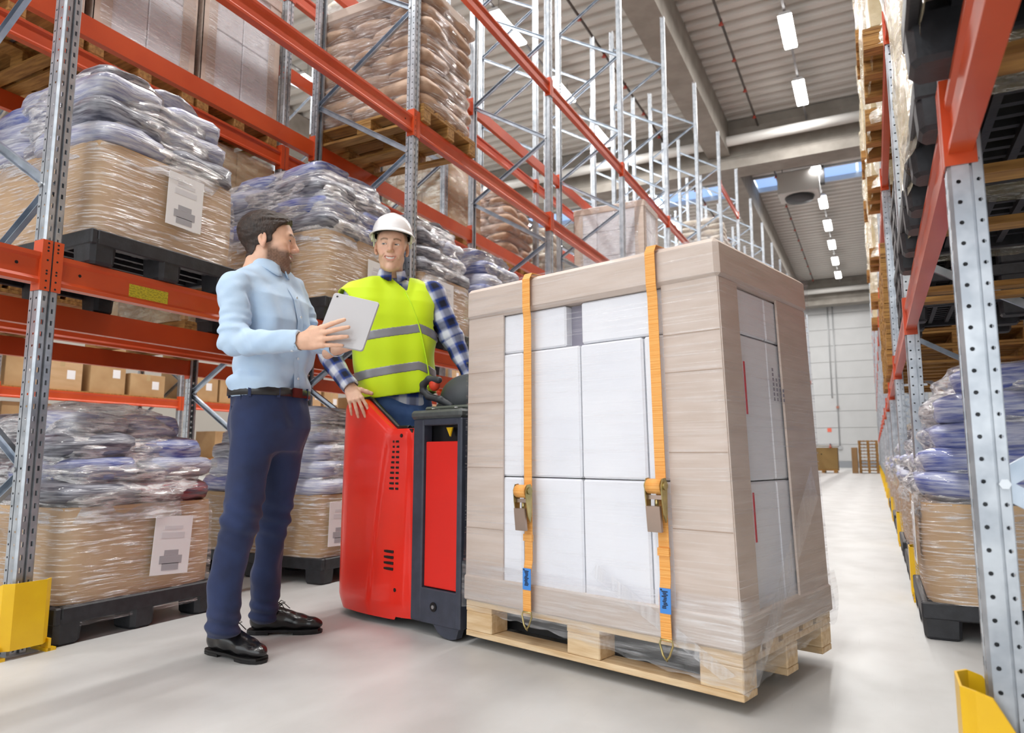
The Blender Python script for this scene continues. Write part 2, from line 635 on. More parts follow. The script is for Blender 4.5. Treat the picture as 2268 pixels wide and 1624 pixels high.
# ---------------------------------------------------------------- lamps
def make_lamps():
    em = bpy.data.materials.new('lamp_diffuser')
    em.use_nodes = True
    nt = em.node_tree
    b = nt.nodes['Principled BSDF']
    b.inputs['Emission Color'].default_value = (1, .97, .93, 1)
    b.inputs['Emission Strength'].default_value = 9
    hm = mat('lamp_housing', (225, 225, 226), .4)
    rail = mat('lamp_rail', (150, 150, 152), .4, .4)
    housing = MB().prism([(-.17, 0), (.17, 0), (.12, .09), (-.12, .09)], 1, -.8, .8).mesh('housing', hm)
    diff = MB().prism([(-.165, 0), (.165, 0), (.15, -.05), (-.15, -.05)][::-1], 1, -.79, .79).mesh('diffuser', em)
    rod = MB().tube([(0, 0, .09), (0, 0, .50)], .008, 6).mesh('hanger_rod', rail)
    for x, nm, y0, y1 in ((-1.42, 'over the main aisle', -9.5, 48), (-7.92, 'over the next aisle behind the racks', -2.5, 48), (-14.4, 'over the far aisle beyond the rear racks', 4.5, 40)):
        n = 0
        y = 18.5 + 3.5 * math.ceil((y0 - 18.5) / 3.5)
        MB().box(x - .03, x + .03, y0 - 1, 49, 11.99, 12.03).build('lamp_rail', rail, label='thin grey lamp track ' + nm, cat='track')
        while y < y1:
            if not 23 < y < 27:
                e = empty('ceiling_lamp', (x, y, 11.88), label='%s bright white tube lamp hanging %s' % (ORD[n], nm), cat='lamp', group='tube lamps ' + nm)
                place('housing', housing, e)
                place('diffuser', diff, e)
                place('hanger_rod', rod, e, loc=(0, -.5, 0))
                place('hanger_rod', rod, e, loc=(0, .5, 0))
                ld = bpy.data.lights.new('lamp_light', 'AREA')
                ld.shape = 'RECTANGLE'
                ld.size, ld.size_y = .3, 1.55
                ld.energy = LAMP_W
                ld.color = (1, .985, .96)
                lo = bpy.data.objects.new('lamp_light', ld)
                COL.objects.link(lo)
                lo.parent = e
                lo.location = (0, 0, -.06)
                n += 1
            y += 3.5


make_lamps()
# ================================================================ pallet racking
UW, UD, UH = .075, .072, 8.88          # upright width, depth, height
FD = 1.07                              # frame depth


def perforated_upright():
    mb = MB()
    pit = .05
    n = int(UH / pit)

    def strip(fn, a0, a1, ac, hw, hh, rnd, zoff):
        """strip between a0 and a1 with a hole column at ac; fn(a, z) -> point"""
        for i in range(n):
            z0, z1 = i * pit, (i + 1) * pit
            zc = z0 + zoff
            outer = [(a0, z0), (ac, z0), (a1, z0), (a1, zc), (a1, z1), (ac, z1), (a0, z1), (a0, zc)]
            if rnd:
                inner = [(ac + hw * math.cos(t), zc + hh * math.sin(t)) for t in [math.radians(q) for q in (225, 270, 315, 0, 45, 90, 135, 180)]]
            else:
                inner = [(ac - hw, zc - hh), (ac, zc - hh), (ac + hw, zc - hh), (ac + hw, zc), (ac + hw, zc + hh), (ac, zc + hh), (ac - hw, zc + hh), (ac - hw, zc)]
            vs = [fn(*p) for p in outer] + [fn(*p) for p in inner]
            mb.add(vs, [(k, (k + 1) % 8, 8 + (k + 1) % 8, 8 + k) for k in range(8)])
    for y in (0, UW):
        strip(lambda a, z, y=y: (a, y, z), .008, .044, .021, .0052, .0052, True, .025)
        yi = y + (.004 if y == 0 else -.004)
        strip(lambda a, z, y=y: (a, y, z), .050, UD, .061, .0048, .0048, True, .025)
        # dark groove between the two hole strips
        g = .010 if y == 0 else -.010
        mb.add([(.044, y, 0), (.044, y + g, 0), (.050, y + g, 0), (.050, y, 0), (.044, y, UH), (.044, y + g, UH), (.050, y + g, UH), (.050, y, UH)],
               [(0, 1, 5, 4), (1, 2, 6, 5), (2, 3, 7, 6)])
        # bevel to the front
        yb = .008 if y == 0 else UW - .008
        mb.add([(.008, y, 0), (0, yb, 0), (0, yb, UH), (.008, y, UH)], [(0, 1, 2, 3)])
    for y0, y1 in ((.008, .031), (.044, UW - .008)):
        strip(lambda a, z: (0, a, z), y0, y1, (y0 + y1) / 2, .0045, .010, False, .025)
    # V groove down the middle of the front
    mb.add([(0, .031, 0), (.012, .0345, 0), (.012, .0405, 0), (0, .044, 0), (0, .031, UH), (.012, .0345, UH), (.012, .0405, UH), (0, .044, UH)],
           [(0, 1, 5, 4), (1, 2, 6, 5), (2, 3, 7, 6)])
    # inner lips
    mb.box(UD - .002, UD, 0, .018, 0, UH).box(UD - .002, UD, UW - .018, UW, 0, UH)
    return mb.mesh('upright', M_GALV)


ME_UP = perforated_upright()
ME_FOOT = MB().box(-.02, .11, -.03, UW + .03, 0, .006).mesh('foot_plate', M_GALV)


def brace_mesh(p, q):
    """open channel brace with end bolts"""
    p, q = Vector(p), Vector(q)
    d = (q - p).normalized()
    s = Vector((0, 1, 0))
    u = s.cross(d)
    mb = MB()
    L = (q - p).length
    c = (p + q) / 2
    mb.obox(c, d, s, u, L / 2, .0015, .020)
    for k in (-1, 1):
        mb.obox(c + u * (.019 * k) + s * .011, d, s, u, L / 2, .012, .0015)
    return mb.mesh('brace', M_BRACE)


BR = []
for k in range(8):
    zr0, zf, zr1 = .12 + 1.2 * k, .72 + 1.2 * k, 1.32 + 1.2 * k
    if zf < UH:
        BR.append(brace_mesh((FD - .045, .03, zr0), (.045, .03, zf)))
        if zr1 < UH:
            BR.append(brace_mesh((.045, .03, zf), (FD - .045, .03, zr1)))
BR.append(brace_mesh((FD - .045, .034, .12), (.045, .034, .12)))
ME_BOLT = MB().disc((0, 0, 0), (0, -1, 0), .012, 6, .008).mesh('brace_bolt', M_BOLT)


def make_frame(x, y, side, label, group, bolts=False):
    e = empty('rack_stand', (x, y if side > 0 else y + UW, 0), 0 if side > 0 else PI, label, 'rack frame', group)
    e['kind'] = 'thing'
    place('upright', ME_UP, e)
    place('upright', ME_UP, e, loc=(FD, UW, 0), rot=PI)
    for m in BR:
        place('brace', m, e)
    place('foot_plate', ME_FOOT, e)
    place('foot_plate', ME_FOOT, e, loc=(FD, UW, 0), rot=PI)
    if bolts:
        for k in range(7):
            for xx, z in ((.060, .72 + 1.2 * k), (FD - .06, 1.32 + 1.2 * k)):
                if z < 4.5:
                    place('brace_bolt', ME_BOLT, e, loc=(xx, 0 if side > 0 else UW, z), rot=0 if side > 0 else PI)
    return e


def guard_mesh():
    pts = [(.105, -.052, .09), (.0, -.052, .275), (-.030, -.052, .285), (-.056, -.022, .285), (-.056, .097, .285), (-.030, .127, .285), (.0, .127, .275), (.105, .127, .09)]
    mb = MB()
    t = .006
    cx, cy = .03, .0375
    n = len(pts)
    vs = []
    for (px, py, zt) in pts:
        d = Vector((px - cx, py - cy)).normalized()
        for (xx, yy) in ((px, py), (px - d.x * t, py - d.y * t)):
            vs += [(xx, yy, .035), (xx, yy, zt)]
    fs = []
    for i in range(n - 1):
        a, b = 4 * i, 4 * (i + 1)
        fs += [(a, b, b + 1, a + 1), (a + 2, a + 3, b + 3, b + 2), (a + 1, b + 1, b + 3, a + 3), (a, a + 2, b + 2, b)]
    fs += [(0, 1, 3, 2), (4 * n - 4, 4 * n - 2, 4 * n - 1, 4 * n - 3)]
    mb.add(vs, fs)
    return mb.mesh('guard_shell', M_YELLOW)


ME_GUARD = guard_mesh()
ME_GPLATE = MB().box(-.05, .06, -.080, -.042, 0, .012).box(-.05, .0, -.058, -.048, .0, .05).mesh('anchor_plate', M_YELLOW)
ME_GHOLE = MB().disc((.01, -.0525, .19), (0, -1, 0), .009, 10, .001).mesh('bolt_hole', M_HOLE)


def make_guard(x, y, side, label, group):
    e = empty('upright_guard', (x, y if side > 0 else y + UW, 0), 0 if side > 0 else PI, label, 'guard', group)
    place('guard_shell', ME_GUARD, e)
    place('anchor_plate', ME_GPLATE, e)
    place('anchor_plate', ME_GPLATE, e, loc=(0, .187, 0))
    place('bolt_hole', ME_GHOLE, e)
    place('bolt_hole', ME_GHOLE, e, loc=(.02, .075, 0), rot=PI)
    return e


BH = .132


def rail_mesh(L):
    pr = [(.004, 0), (.054, 0), (.054, BH), (.004, BH), (.004, BH - .018), (.014, BH - .030), (.014, .030), (.004, .016)]
    return MB().prism([(a, b) for a, b in pr][::-1], 1, .003, L - .003).mesh('rail', M_ORANGE)


def connector_mesh(at_start):
    """hooked end plate: wraps side and half the front of the upright"""
    mb = MB()
    h = .216
    if at_start:       # beam starts at y = 0 (upright lies at y < 0)
        mb.box(-.0045, .062, .001, .005, 0, h)
        mb.box(-.0045, -.001, -.034, .001, 0, h)
    else:
        mb.box(-.0045, .062, -.005, -.001, 0, h)
        mb.box(-.0045, -.001, -.001, .034, 0, h)
    return mb.mesh('connector', M_ORANGE)


def connector_holes(at_start):
    mb = MB()
    for z in (.012, .042, .072, .085, .13, .17, .185, .203):
        y = -.018 if at_start else .018
        mb.disc((-.0045, y, z), (-1, 0, 0), .0045, 8, .0006)
    return mb.mesh('connector_holes', M_HOLE)


ME_CON = {True: connector_mesh(True), False: connector_mesh(False)}
ME_CONH = {True: connector_holes(True), False: connector_holes(False)}
ME_RAIL = {}


def make_beam(x, y0, y1, zc, side, label, group, holes=False):
    """beam between uprights whose near edges are y0 and y1; zc = bottom of the connectors"""
    a, L = y0 + UW, y1 - y0 - UW
    key = round(L, 4)
    if key not in ME_RAIL:
        ME_RAIL[key] = rail_mesh(L)
    if side > 0:
        e = empty('rack_beam', (x, a, zc), 0, label, 'rack beam', group)
    else:
        e = empty('rack_beam', (x, a + L, zc), PI, label, 'rack beam', group)
    e['kind'] = 'thing'
    place('rail', ME_RAIL[key], e, loc=(0, 0, .028))
    for st in (True, False):
        c = place('connector', ME_CON[st], e, loc=(0, 0 if st else L, 0))
        if holes:
            tag(place('connector_holes', ME_CONH[st], c), kind='stuff')
    if holes:
        for yy in (.09, L - .09):
            place('rivet_hole', ME_RIV, e, loc=(.0138, yy, .028 + .07))
    return e


ME_RIV = MB().disc((0, 0, 0), (-1, 0, 0), .007, 10, .0006).mesh('rivet_hole', M_HOLE)

XA, YA, BA = -3.03, 1.6, 2.583
XR, YR, BR_ = .19, 1.885, 2.624
XB = -4.42                       # near face of the rear row, standing back to back
XC = -9.5                        # front of the far row across the next aisle
ZL = (1.457, 3.235, 4.8155)
NA = 17


def ya(k):
    return YA + BA * k


def yr(k):
    return YR + BR_ * k


# left front row
for k in range(-1, NA):
    nm = ORD[k] if k >= 0 else 'unseen'
    make_frame(XA, ya(k), -1, ('%s galvanised upright frame of the front rack row from the man in blue shirt' % nm) if k > 0 else
               'galvanised upright frame nearest the man in the blue shirt, with perforated post' if k == 0 else 'galvanised upright frame behind the photographer in the front rack row',
               'frames of the front rack row', bolts=k < 3)
for k in range(0, NA):
    make_guard(XA, ya(k), -1, 'yellow steel guard on the upright beside the wrapped bags and man in blue shirt' if k == 0 else 'yellow steel guard at the foot of the %s frame of the front rack row' % ORD[k], 'yellow guards of the front rack row')
for k in range(-1, NA - 1):
    for li, z in enumerate(ZL):
        if li == 2 and k < 0:
            continue
        for rear in (0, 1):
            g = 'orange beams of the front rack row, %s level' % ('lower', 'middle', 'upper')[li]
            lb = 'orange %s beam of the front rack row, %s level, past its %s frame' % ('back' if rear else 'front', ('lower', 'middle', 'upper')[li], ORD[k] if k >= 0 else 'hidden')
            if k == 0 and li == 0 and not rear:
                lb = 'orange front beam with a yellow sticker, under the wrapped load on black pallet'
            if k == -1 and li == 0 and not rear:
                lb = 'orange front beam hooked on the near upright, on the side away from the sticker'
            if rear:
                make_beam(XA - FD, ya(k), ya(k + 1), z, 1, lb, g)
            else:
                make_beam(XA, ya(k), ya(k + 1), z, -1, lb, g, holes=k < 1)
make_beam(XA, ya(6), ya(7), 7.38, -1, 'single orange beam high above the others near the top of the front rack row', None)
p0, p1 = on_plane(291, 627, 0, XA), on_plane(376, 655, 0, XA)
MB().box(XA - .014, XA - .012, p0.y, p1.y, 1.504, 1.572).build('shelf_sticker', M_STICKER, label='yellow rack location sticker with blurred print on the orange beam by the man', cat='sticker')

# rear row, back to back
for k in range(-1, 14):
    make_frame(XB, ya(k), -1, '%s galvanised frame of the rear rack row standing back to back' % ORD[k + 1], 'frames of the rear rack row')
for k in range(-1, 13):
    for li, z in enumerate(ZL):
        for xx, sd in ((XB, -1), (XB - FD, 1)):
            make_beam(xx, ya(k), ya(k + 1), z, sd, 'orange %s beam of the rear rack row, %s level, past its %s frame' % ('near' if sd < 0 else 'far', ('lower', 'middle', 'upper')[li], ORD[k + 1]), 'orange beams of the rear rack row, %s level' % ('lower', 'middle', 'upper')[li])
# far row across the next aisle
for k in range(0, 8):
    make_frame(XC, ya(k) + .4, -1, '%s galvanised frame of the far rack row across the next aisle' % ORD[k], 'frames of the far rack row')
for k in range(0, 7):
    for zi, z in enumerate((.55, 1.457, 2.5, 3.6)):
        make_beam(XC, ya(k) + .4, ya(k + 1) + .4, z, -1, 'orange beam of the far rack row, %s level, past its %s frame' % (ORD[zi], ORD[k]), 'orange beams of the far rack row')
# right row
for k in range(-1, NA):
    make_frame(XR, yr(k), 1, 'galvanised upright frame beside the black plastic pallets, with two columns of round holes' if k == 0 else
               '%s galvanised frame of the rack row holding the black plastic pallets' % ORD[max(k, 0)] if k > 0 else 'galvanised frame beside the photographer in the black pallet rack row',
               'frames of the black pallet rack row', bolts=k < 3)
    if k >= 0:
        make_guard(XR, yr(k), 1, 'yellow steel guard on the upright nearest the black plastic pallets' if k == 0 else '%s yellow steel guard along the rack row with the black plastic pallets' % ORD[k], 'yellow guards of the black pallet rack row')
for k in range(-1, NA - 1):
    for li, z in enumerate((1.4657, 3.24, 4.82, 6.9)):
        for rear in (0, 1):
            if rear and k > 6:
                continue
            make_beam(XR + FD if rear else XR, yr(k), yr(k + 1), z, -1 if rear else 1,
                      'orange %s beam of the black pallet rack row, %s level, past its %s frame' % ('back' if rear else 'front', ('lowest', 'second', 'third', 'top')[li], ORD[max(k, 0)] if k >= 0 else 'hidden') if not (k == -1 and li == 0 and not rear) else 'large orange front beam under the stack of black pallets, ending at the near upright',
                      'orange beams of the black pallet rack row, %s level' % ('lowest', 'second', 'third', 'top')[li])
# ================================================================ pallets and wrapped loads
class Noise:
    """smooth pseudo noise: sum of sines in random directions"""

    def __init__(self, seed, n=14, f0=1., f1=4.):
        r = np.random.default_rng(seed)
        k = r.normal(size=(n, 3))
        k /= np.linalg.norm(k, axis=1)[:, None]
        fr = f0 * (f1 / f0) ** (np.arange(n) / (n - 1))
        self.k = k * fr[:, None] * 2 * PI
        self.p = r.uniform(0, 2 * PI, n)
        self.a = fr ** -.6
        self.a /= np.sqrt((self.a ** 2).sum() / 2)

    def __call__(self, P):
        P = np.asarray(P, float)
        return (np.sin(P @ self.k.T + self.p) * self.a).sum(-1)


def bag_mesh(seed, m, a=.5, b=.5, h=.5, nu=20, nv=10, lump=.05):
    nz = Noise(seed, 10, .6, 2.2)
    rows = []
    for j in range(nv + 1):
        ph = -PI / 2 + PI * j / nv
        row = []
        for i in range(nu):
            th = 2 * PI * i / nu

            def sp(x, e):
                return math.copysign(abs(x) ** e, x)
            cx = sp(math.cos(th), .45) * sp(math.cos(ph), .55)
            cy = sp(math.sin(th), .45) * sp(math.cos(ph), .55)
            cz = sp(math.sin(ph), .7)
            row.append((cx, cy, cz))
        rows.append(row)
    A = np.array(rows)
    d = nz(A * .8)[..., None] * lump
    A = A * (1 + d)
    A *= np.array([a, b, h])
    return MB().grid([[tuple(p) for p in r] for r in A], True, True).mesh('bag', m)


BAG_ME = [[bag_mesh(10 + i * 3 + j, M_BAGS[i]) for j in range(2)] for i in range(4)]
SACK_ME = [bag_mesh(50 + j, M_PAPERSACK, lump=.03) for j in range(3)]
SACKP_ME = [bag_mesh(60 + j, M_SACKPALE, lump=.03) for j in range(3)]


def rrect(a, b, n, t):
    """rounded rectangle outline point for angle t"""
    c, s = math.cos(t), math.sin(t)
    r = (abs(c / a) ** n + abs(s / b) ** n) ** (-1. / n)
    return r * c, r * s


def shell_mesh(name, m, a, b, z0, prof, nt=72, cap=True, seed=1, amp=.01, fr=(1., 5.), pw=7, zsq=1.):
    """closed skin round a load. prof: list of (z, scale); sits on z0"""
    nz = Noise(seed, 18, *fr)
    rows = []
    for (z, s) in prof:
        row = []
        for i in range(nt):
            t = 2 * PI * (i + .5) / nt
            x, y = rrect(a * s, b * s, pw if s > .8 else 3.5, t)
            row.append((x, y, z0 + z))
        rows.append(row)
    A = np.array(rows)
    d = nz(A * np.array([1, 1, zsq])) * amp
    rad = A[..., :2] / np.maximum(np.linalg.norm(A[..., :2], axis=-1, keepdims=True), 1e-6)
    A[..., :2] += rad * d[..., None]
    A[..., 2] += np.where(np.arange(len(prof))[:, None] > len(prof) * .6, d * .6, 0)
    mb = MB().grid([[tuple(p) for p in r] for r in A], True, True)
    if cap:
        o = len(mb.v)
        mb.v.append((0, 0, z0 + prof[-1][0] + .005))
        k = (len(prof) - 1) * nt
        mb.f += [(k + i, k + (i + 1) % nt, o) for i in range(nt)]
        mb.s += [True] * nt
    return mb.mesh(name, m)


def carton_mesh(m, a, b, h, r=.03, bulge=.008):
    """cardboard box body with softly rounded upright corners and slightly bulged sides, closed on top"""
    rows = []
    for z in (0, h * .25, h * .5, h * .75, h):
        s = 1 + bulge * math.sin(PI * z / h) / a
        rows.append([(*rrect(a * s, b * s, 14, 2 * PI * (i + .5) / 48), z) for i in range(48)])
    mb = MB().grid(rows, True, True)
    mb.add(rows[-1], [tuple(range(48))])
    return mb.mesh('carton', m)


# ---- wooden and plastic pallets (length along x 1.2, width along y .8, centred, on z = 0)
def wood_pallet_parts(m):
    P = {}
    P['block'] = MB().cbox(-.0725, .0725, -.05, .05, -.039, .039, .004).mesh('block', m)
    P['wide'] = MB().cbox(-.6, .6, -.0725, .0725, 0, .022, .002).mesh('top_board', m)
    P['narrow'] = MB().cbox(-.6, .6, -.05, .05, 0, .022, .002).mesh('top_board', m)
    P['cross'] = MB().cbox(-.0725, .0725, -.4, .4, 0, .022, .002).mesh('cross_board', m)
    P['base'] = MB().cbox(-.6, .6, -.05, .05, 0, .022, .002).mesh('base_board', m)
    return P


WP = {'new': wood_pallet_parts(M_WOOD), 'old': wood_pallet_parts(M_OLDWOOD)}


def wood_pallet(loc, rot, label, group=None, kind='old', name='wooden_pallet'):
    e = empty(name, loc, rot, label, 'pallet', group)
    P = WP[kind]
    for y in (-.35, 0, .35):
        place('base_board', P['base'], e, loc=(0, y, 0))
        for x in (-.5275, 0, .5275):
            place('block', P['block'], e, loc=(x, y, .061))
    for x in (-.5275, 0, .5275):
        place('cross_board', P['cross'], e, loc=(x, 0, .1))
    for y, w in ((-.3275, 'wide'), (-.165, 'narrow'), (0, 'wide'), (.165, 'narrow'), (.3275, 'wide')):
        place('top_board', P[w], e, loc=(0, y, .122))
    return e


def black_pallet_parts():
    mb = MB()
    mb.cbox(-.6, .6, -.4, -.37, .085, .155, .006).cbox(-.6, .6, .37, .4, .085, .155, .006)
    mb.cbox(-.6, -.57, -.37, .37, .085, .155, .006).cbox(.57, .6, -.37, .37, .085, .155, .006)
    for i in range(9):
        y = -.32 + .08 * i
        mb.box(-.57, .57, y - .012, y + .012, .125, .153)
    for i in range(11):
        x = -.5 + .1 * i
        mb.box(x - .012, x + .012, -.37, .37, .105, .152)
    deck = mb.mesh('deck', M_BLACKP)
    pts = []
    mb = MB()
    for z, s in ((0, .8), (.012, .92), (.11, 1.)):
        pts.append([(*rrect(.075 * s, .062 * s, 8, 2 * PI * (i + .5) / 20), z) for i in range(20)])
    mb.grid(pts, False, True)
    mb.add(pts[0], [tuple(range(20))[::-1]])
    return deck, mb.mesh('foot', M_BLACKP)


BPD, BPF = black_pallet_parts()


def black_pallet(loc, rot, label, group=None):
    e = empty('plastic_pallet', loc, rot, label, 'pallet', group)
    place('deck', BPD, e)
    for x in (-.525, 0, .525):
        for y in (-.335, 0, .335):
            place('foot', BPF, e, loc=(x, y, 0))
    return e


def sheet_label(parent, x, y, z, rot, w=.2, h=.27, tilt=0., side=-1):
    """paper sheet with blurred print lying on a face whose outward normal is local -x"""
    s = MB().box(-.002, 0, -w / 2, w / 2, -h / 2, h / 2).build('label_sheet', M_PAPER, parent, loc=(x, y, z), rot=(tilt, 0, rot))
    s['label'] = 'white paper label with blurred print'
    for k, (ww, zz, hh) in enumerate(((.5, .3, .03), (.62, .17, .05), (.38, -.13, .045), (.6, -.25, .07), (.45, -.37, .06))):
        MB().box(-.0028, -.0021, -w * ww / 2, w * ww / 2, h * zz - h * hh, h * zz + h * hh).build('print_line', M_PRINT if k > 1 else mat('pale_print', (226, 226, 230), .6), s)
    return s


def bag_load(x, y0, z0, side, label, pal_label, W=.76, D=1.14, box_h=.40, layers=4, lh=.115, shrink=.05, seed=1, mix=(0, 1, 2), film=F_BAGS,
             sheet=None, group=None, pal_group=None, pal='black', boxm=M_CARD, skew=0., skirt=False):
    """black pallet, cardboard tray and a wrapped heap of plastic bags; local -x looks at the aisle"""
    rot = 0 if side > 0 else PI
    cx, cy = x + side * D / 2, y0 + W / 2
    if pal == 'black':
        black_pallet((cx, cy, z0), rot, pal_label, pal_group)
        pz = .155
    else:
        wood_pallet((cx, cy, z0), rot, pal_label, pal_group)
        pz = .144
    r = random.Random(seed)
    e = empty('wrapped_load', (cx, cy, z0 + pz), rot + skew, label, 'wrapped load', group)
    a, b = D / 2, W / 2
    if box_h:
        place('carton', carton_mesh(boxm, a, b, box_h), e)
    z = box_h
    for i in range(layers):
        s = (1 - shrink * i) if i < layers - 1 else (1 - shrink * i - .10)
        ba, bb = a * s / 2 * 1.02, b * s / 2 * 1.05
        for sx in (-1, 1):
            for sy in (-1, 1):
                me = BAG_ME[r.choice(mix)][r.randint(0, 1)]
                place('bag', me, e, loc=(sx * ba + r.uniform(-.01, .01), sy * bb + r.uniform(-.01, .01), z + lh / 2 + r.uniform(-.01, .01)),
                      rot=(r.uniform(-.06, .06), r.uniform(-.06, .06), r.uniform(-.08, .08)), scale=(ba * 2.02, bb * 2.02, lh * 1.25))
        z += lh
    prof = []
    if box_h:
        for k in range(6):
            prof.append((box_h * k / 6, 1.030 + .014 * math.sin(PI * k / 6)))
    n = layers * 8
    for k in range(n + 1):
        zz = k / n * layers
        i = min(zz, layers - 1e-6)
        base = 1 - shrink * i - (.10 * max(0, i - layers + 1.2))
        lob = .028 * math.cos(2 * PI * (zz - .5))
        prof.append((box_h + zz * lh, base * 1.02 + lob + .012))
    zt = box_h + layers * lh
    last = prof[-1][1]
    for k in range(1, 7):
        t = k / 6
        prof.append((zt + .055 * math.sin(t * PI / 2), last * (1 - t * .93)))
    # the skirt of film over the pallet edge
    prof = ([(-.09, 1.035), (-.04, 1.035)] if skirt else []) + prof
    nb = (2 if skirt else 0) + (6 if box_h else 0)
    if box_h:
        place('film', shell_mesh('film', F_BOX, a, b, 0, prof[:nb + 1], seed=seed, amp=.003, fr=(1.2, 6), zsq=2.2, cap=False, pw=14), e)
    place('film', shell_mesh('film', film, a, b, 0, prof[nb - 1 if box_h else 0:], seed=seed, amp=.016, fr=(1.2, 6), zsq=2.2), e)
    if sheet:
        sheet_label(e, -a * 1.045 - .004, sheet[0], sheet[1], 0, tilt=sheet[2] if len(sheet) > 2 else 0)
    return e


def carton_load(x, y0, z0, side, label, pal_label, W=.8, D=1.18, H=1.35, cols=2, rows=3, m=M_WHITEBOX, boards=M_CARDD, film=F_BOX, seed=3, group=None, pal_group=None,
                pal='old', lid=True, sheet=None, hang=0., amp=.004):
    rot = 0 if side > 0 else PI
    cx, cy = x + side * D / 2, y0 + W / 2
    if pal == 'black':
        black_pallet((cx, cy, z0), rot, pal_label, pal_group)
        pz = .155
    else:
        wood_pallet((cx, cy, z0), rot, pal_label, pal_group)
        pz = .144
    e = empty('wrapped_load', (cx, cy, z0 + pz), rot, label, 'wrapped load', group)
    a, b = D / 2, W / 2
    nx = 3
    for i in range(nx):
        for j in range(cols):
            for k in range(rows):
                x0, x1 = -a + D * i / nx, -a + D * (i + 1) / nx
                yy0, yy1 = -b + W * j / cols, -b + W * (j + 1) / cols
                if nx > 2 and i == 1 and 0 < j < cols - 1:
                    continue
                MB().cbox(x0 + .003, x1 - .003, yy0 + .003, yy1 - .003, H * k / rows + .002, H * (k + 1) / rows - .003, .006).build('carton', m, e)
    if boards:
        for sx in (-1, 1):
            for sy in (-1, 1):
                mb = MB()
                mb.box(min(sx * (a + .006), sx * (a - .15)), max(sx * (a + .006), sx * (a - .15)), min(sy * (b + .001), sy * (b + .006)), max(sy * (b + .001), sy * (b + .006)), 0, H)
                mb.box(min(sx * (a + .001), sx * (a + .006)), max(sx * (a + .001), sx * (a + .006)), min(sy * (b - .12), sy * (b + .006)), max(sy * (b - .12), sy * (b + .006)), 0, H)
                mb.build('corner_board', boards, e)
    if lid:
        MB().cbox(-a - .012, a + .012, -b - .012, b + .012, H - .10, H + .012, .012).build('lid', boards or M_CARDD, e)
    prof = ([(-hang, 1.03), (-hang * .5, 1.04)] if hang else []) + [(0.002, 1.02), (.2, 1.022), (.5 * H, 1.022), (.8 * H, 1.022), (H, 1.025), (H + .016, 1.02), (H + .022, .9), (H + .022, .4)]
    place('film', shell_mesh('film', film, a, b, 0, prof, seed=seed, amp=amp, fr=(1.2, 6), pw=16, nt=96), e)
    if sheet:
        sheet_label(e, -a * 1.03 - .008, sheet[0], sheet[1], 0)
    return e


def sack_load(x, y0, z0, side, label, pal_label, W=.8, D=1.18, layers=8, lh=.13, mesh=None, film=F_BOX, seed=5, group=None, pal_group=None, lid=M_CARDD, dome=False):
    rot = 0 if side > 0 else PI
    cx, cy = x + side * D / 2, y0 + W / 2
    wood_pallet((cx, cy, z0), rot, pal_label, pal_group)
    e = empty('wrapped_load', (cx, cy, z0 + .144), rot, label, 'wrapped load', group)
    r = random.Random(seed)
    a, b = D / 2, W / 2
    for k in range(layers):
        odd = k % 2
        s = 1 - (.05 * max(0, k - layers + 4) if dome else 0)
        nx, ny = (2, 2) if odd else (3, 1)
        for i in range(nx):
            for j in range(ny):
                px = (-a + D * (i + .5) / nx) * s
                py = (-b + W * (j + .5) / ny) * s
                place('sack', r.choice(mesh or SACK_ME), e, loc=(px + r.uniform(-.01, .01), py + r.uniform(-.008, .008), lh * (k + .5) + (.022 if k == 0 else 0)),
                      rot=(0, 0, r.uniform(-.05, .05)) if k == 0 else (r.uniform(-.05, .05), r.uniform(-.05, .05), r.uniform(-.05, .05)), scale=(D / nx * 1.06 * s, W / ny * 1.04 * s, lh * 1.22))
    H = layers * lh
    if lid:
        mb = MB().cbox(-a - .02, a + .02, -b - .02, b + .02, H - .10, H + .015, .02)
        mb.build('lid', lid, e)
    prof = []
    for k in range(layers * 4 + 1):
        z = k / 4
        s = 1 - (.05 * max(0, z - layers + 4) if dome else 0)
        prof.append((z * lh, s * 1.02 + .012 * math.cos(2 * PI * (z - .5))))
    prof += [(H + .022, prof[-1][1] * .99), (H + .03, .8), (H + .035, .35)]
    place('film', shell_mesh('film', film, a, b, 0, prof, seed=seed, amp=.008, fr=(1.2, 6)), e)
    return e


ZB = [z + .1615 for z in ZL]          # tops of the beams
GP_A, GL_A = 'black pallets of the front rack row', 'bag loads of the front rack row'
# floor, beside the man
bag_load(XA, 1.77, 0, -1, 'wrapped bags on a labelled tan box, on the floor beside the near yellow guard', 'black plastic pallet on the floor beside the near yellow guard',
         W=.76, layers=4, lh=.105, box_h=.40, seed=11, mix=(0, 1, 2, 3, 1), sheet=(-.12, .2, .06), skirt=True, group=GL_A, pal_group=GP_A)
bag_load(XA, 3.31, 0, -1, 'wrapped silver bags on a tan box, floor behind the man in blue shirt', 'black plastic pallet on the floor behind the man in the blue shirt',
         W=.78, layers=5, lh=.11, box_h=.38, shrink=.06, seed=12, mix=(0, 1, 2, 2), sheet=(.25, .2, .03), group=GL_A, pal_group=GP_A, boxm=M_CARD2)
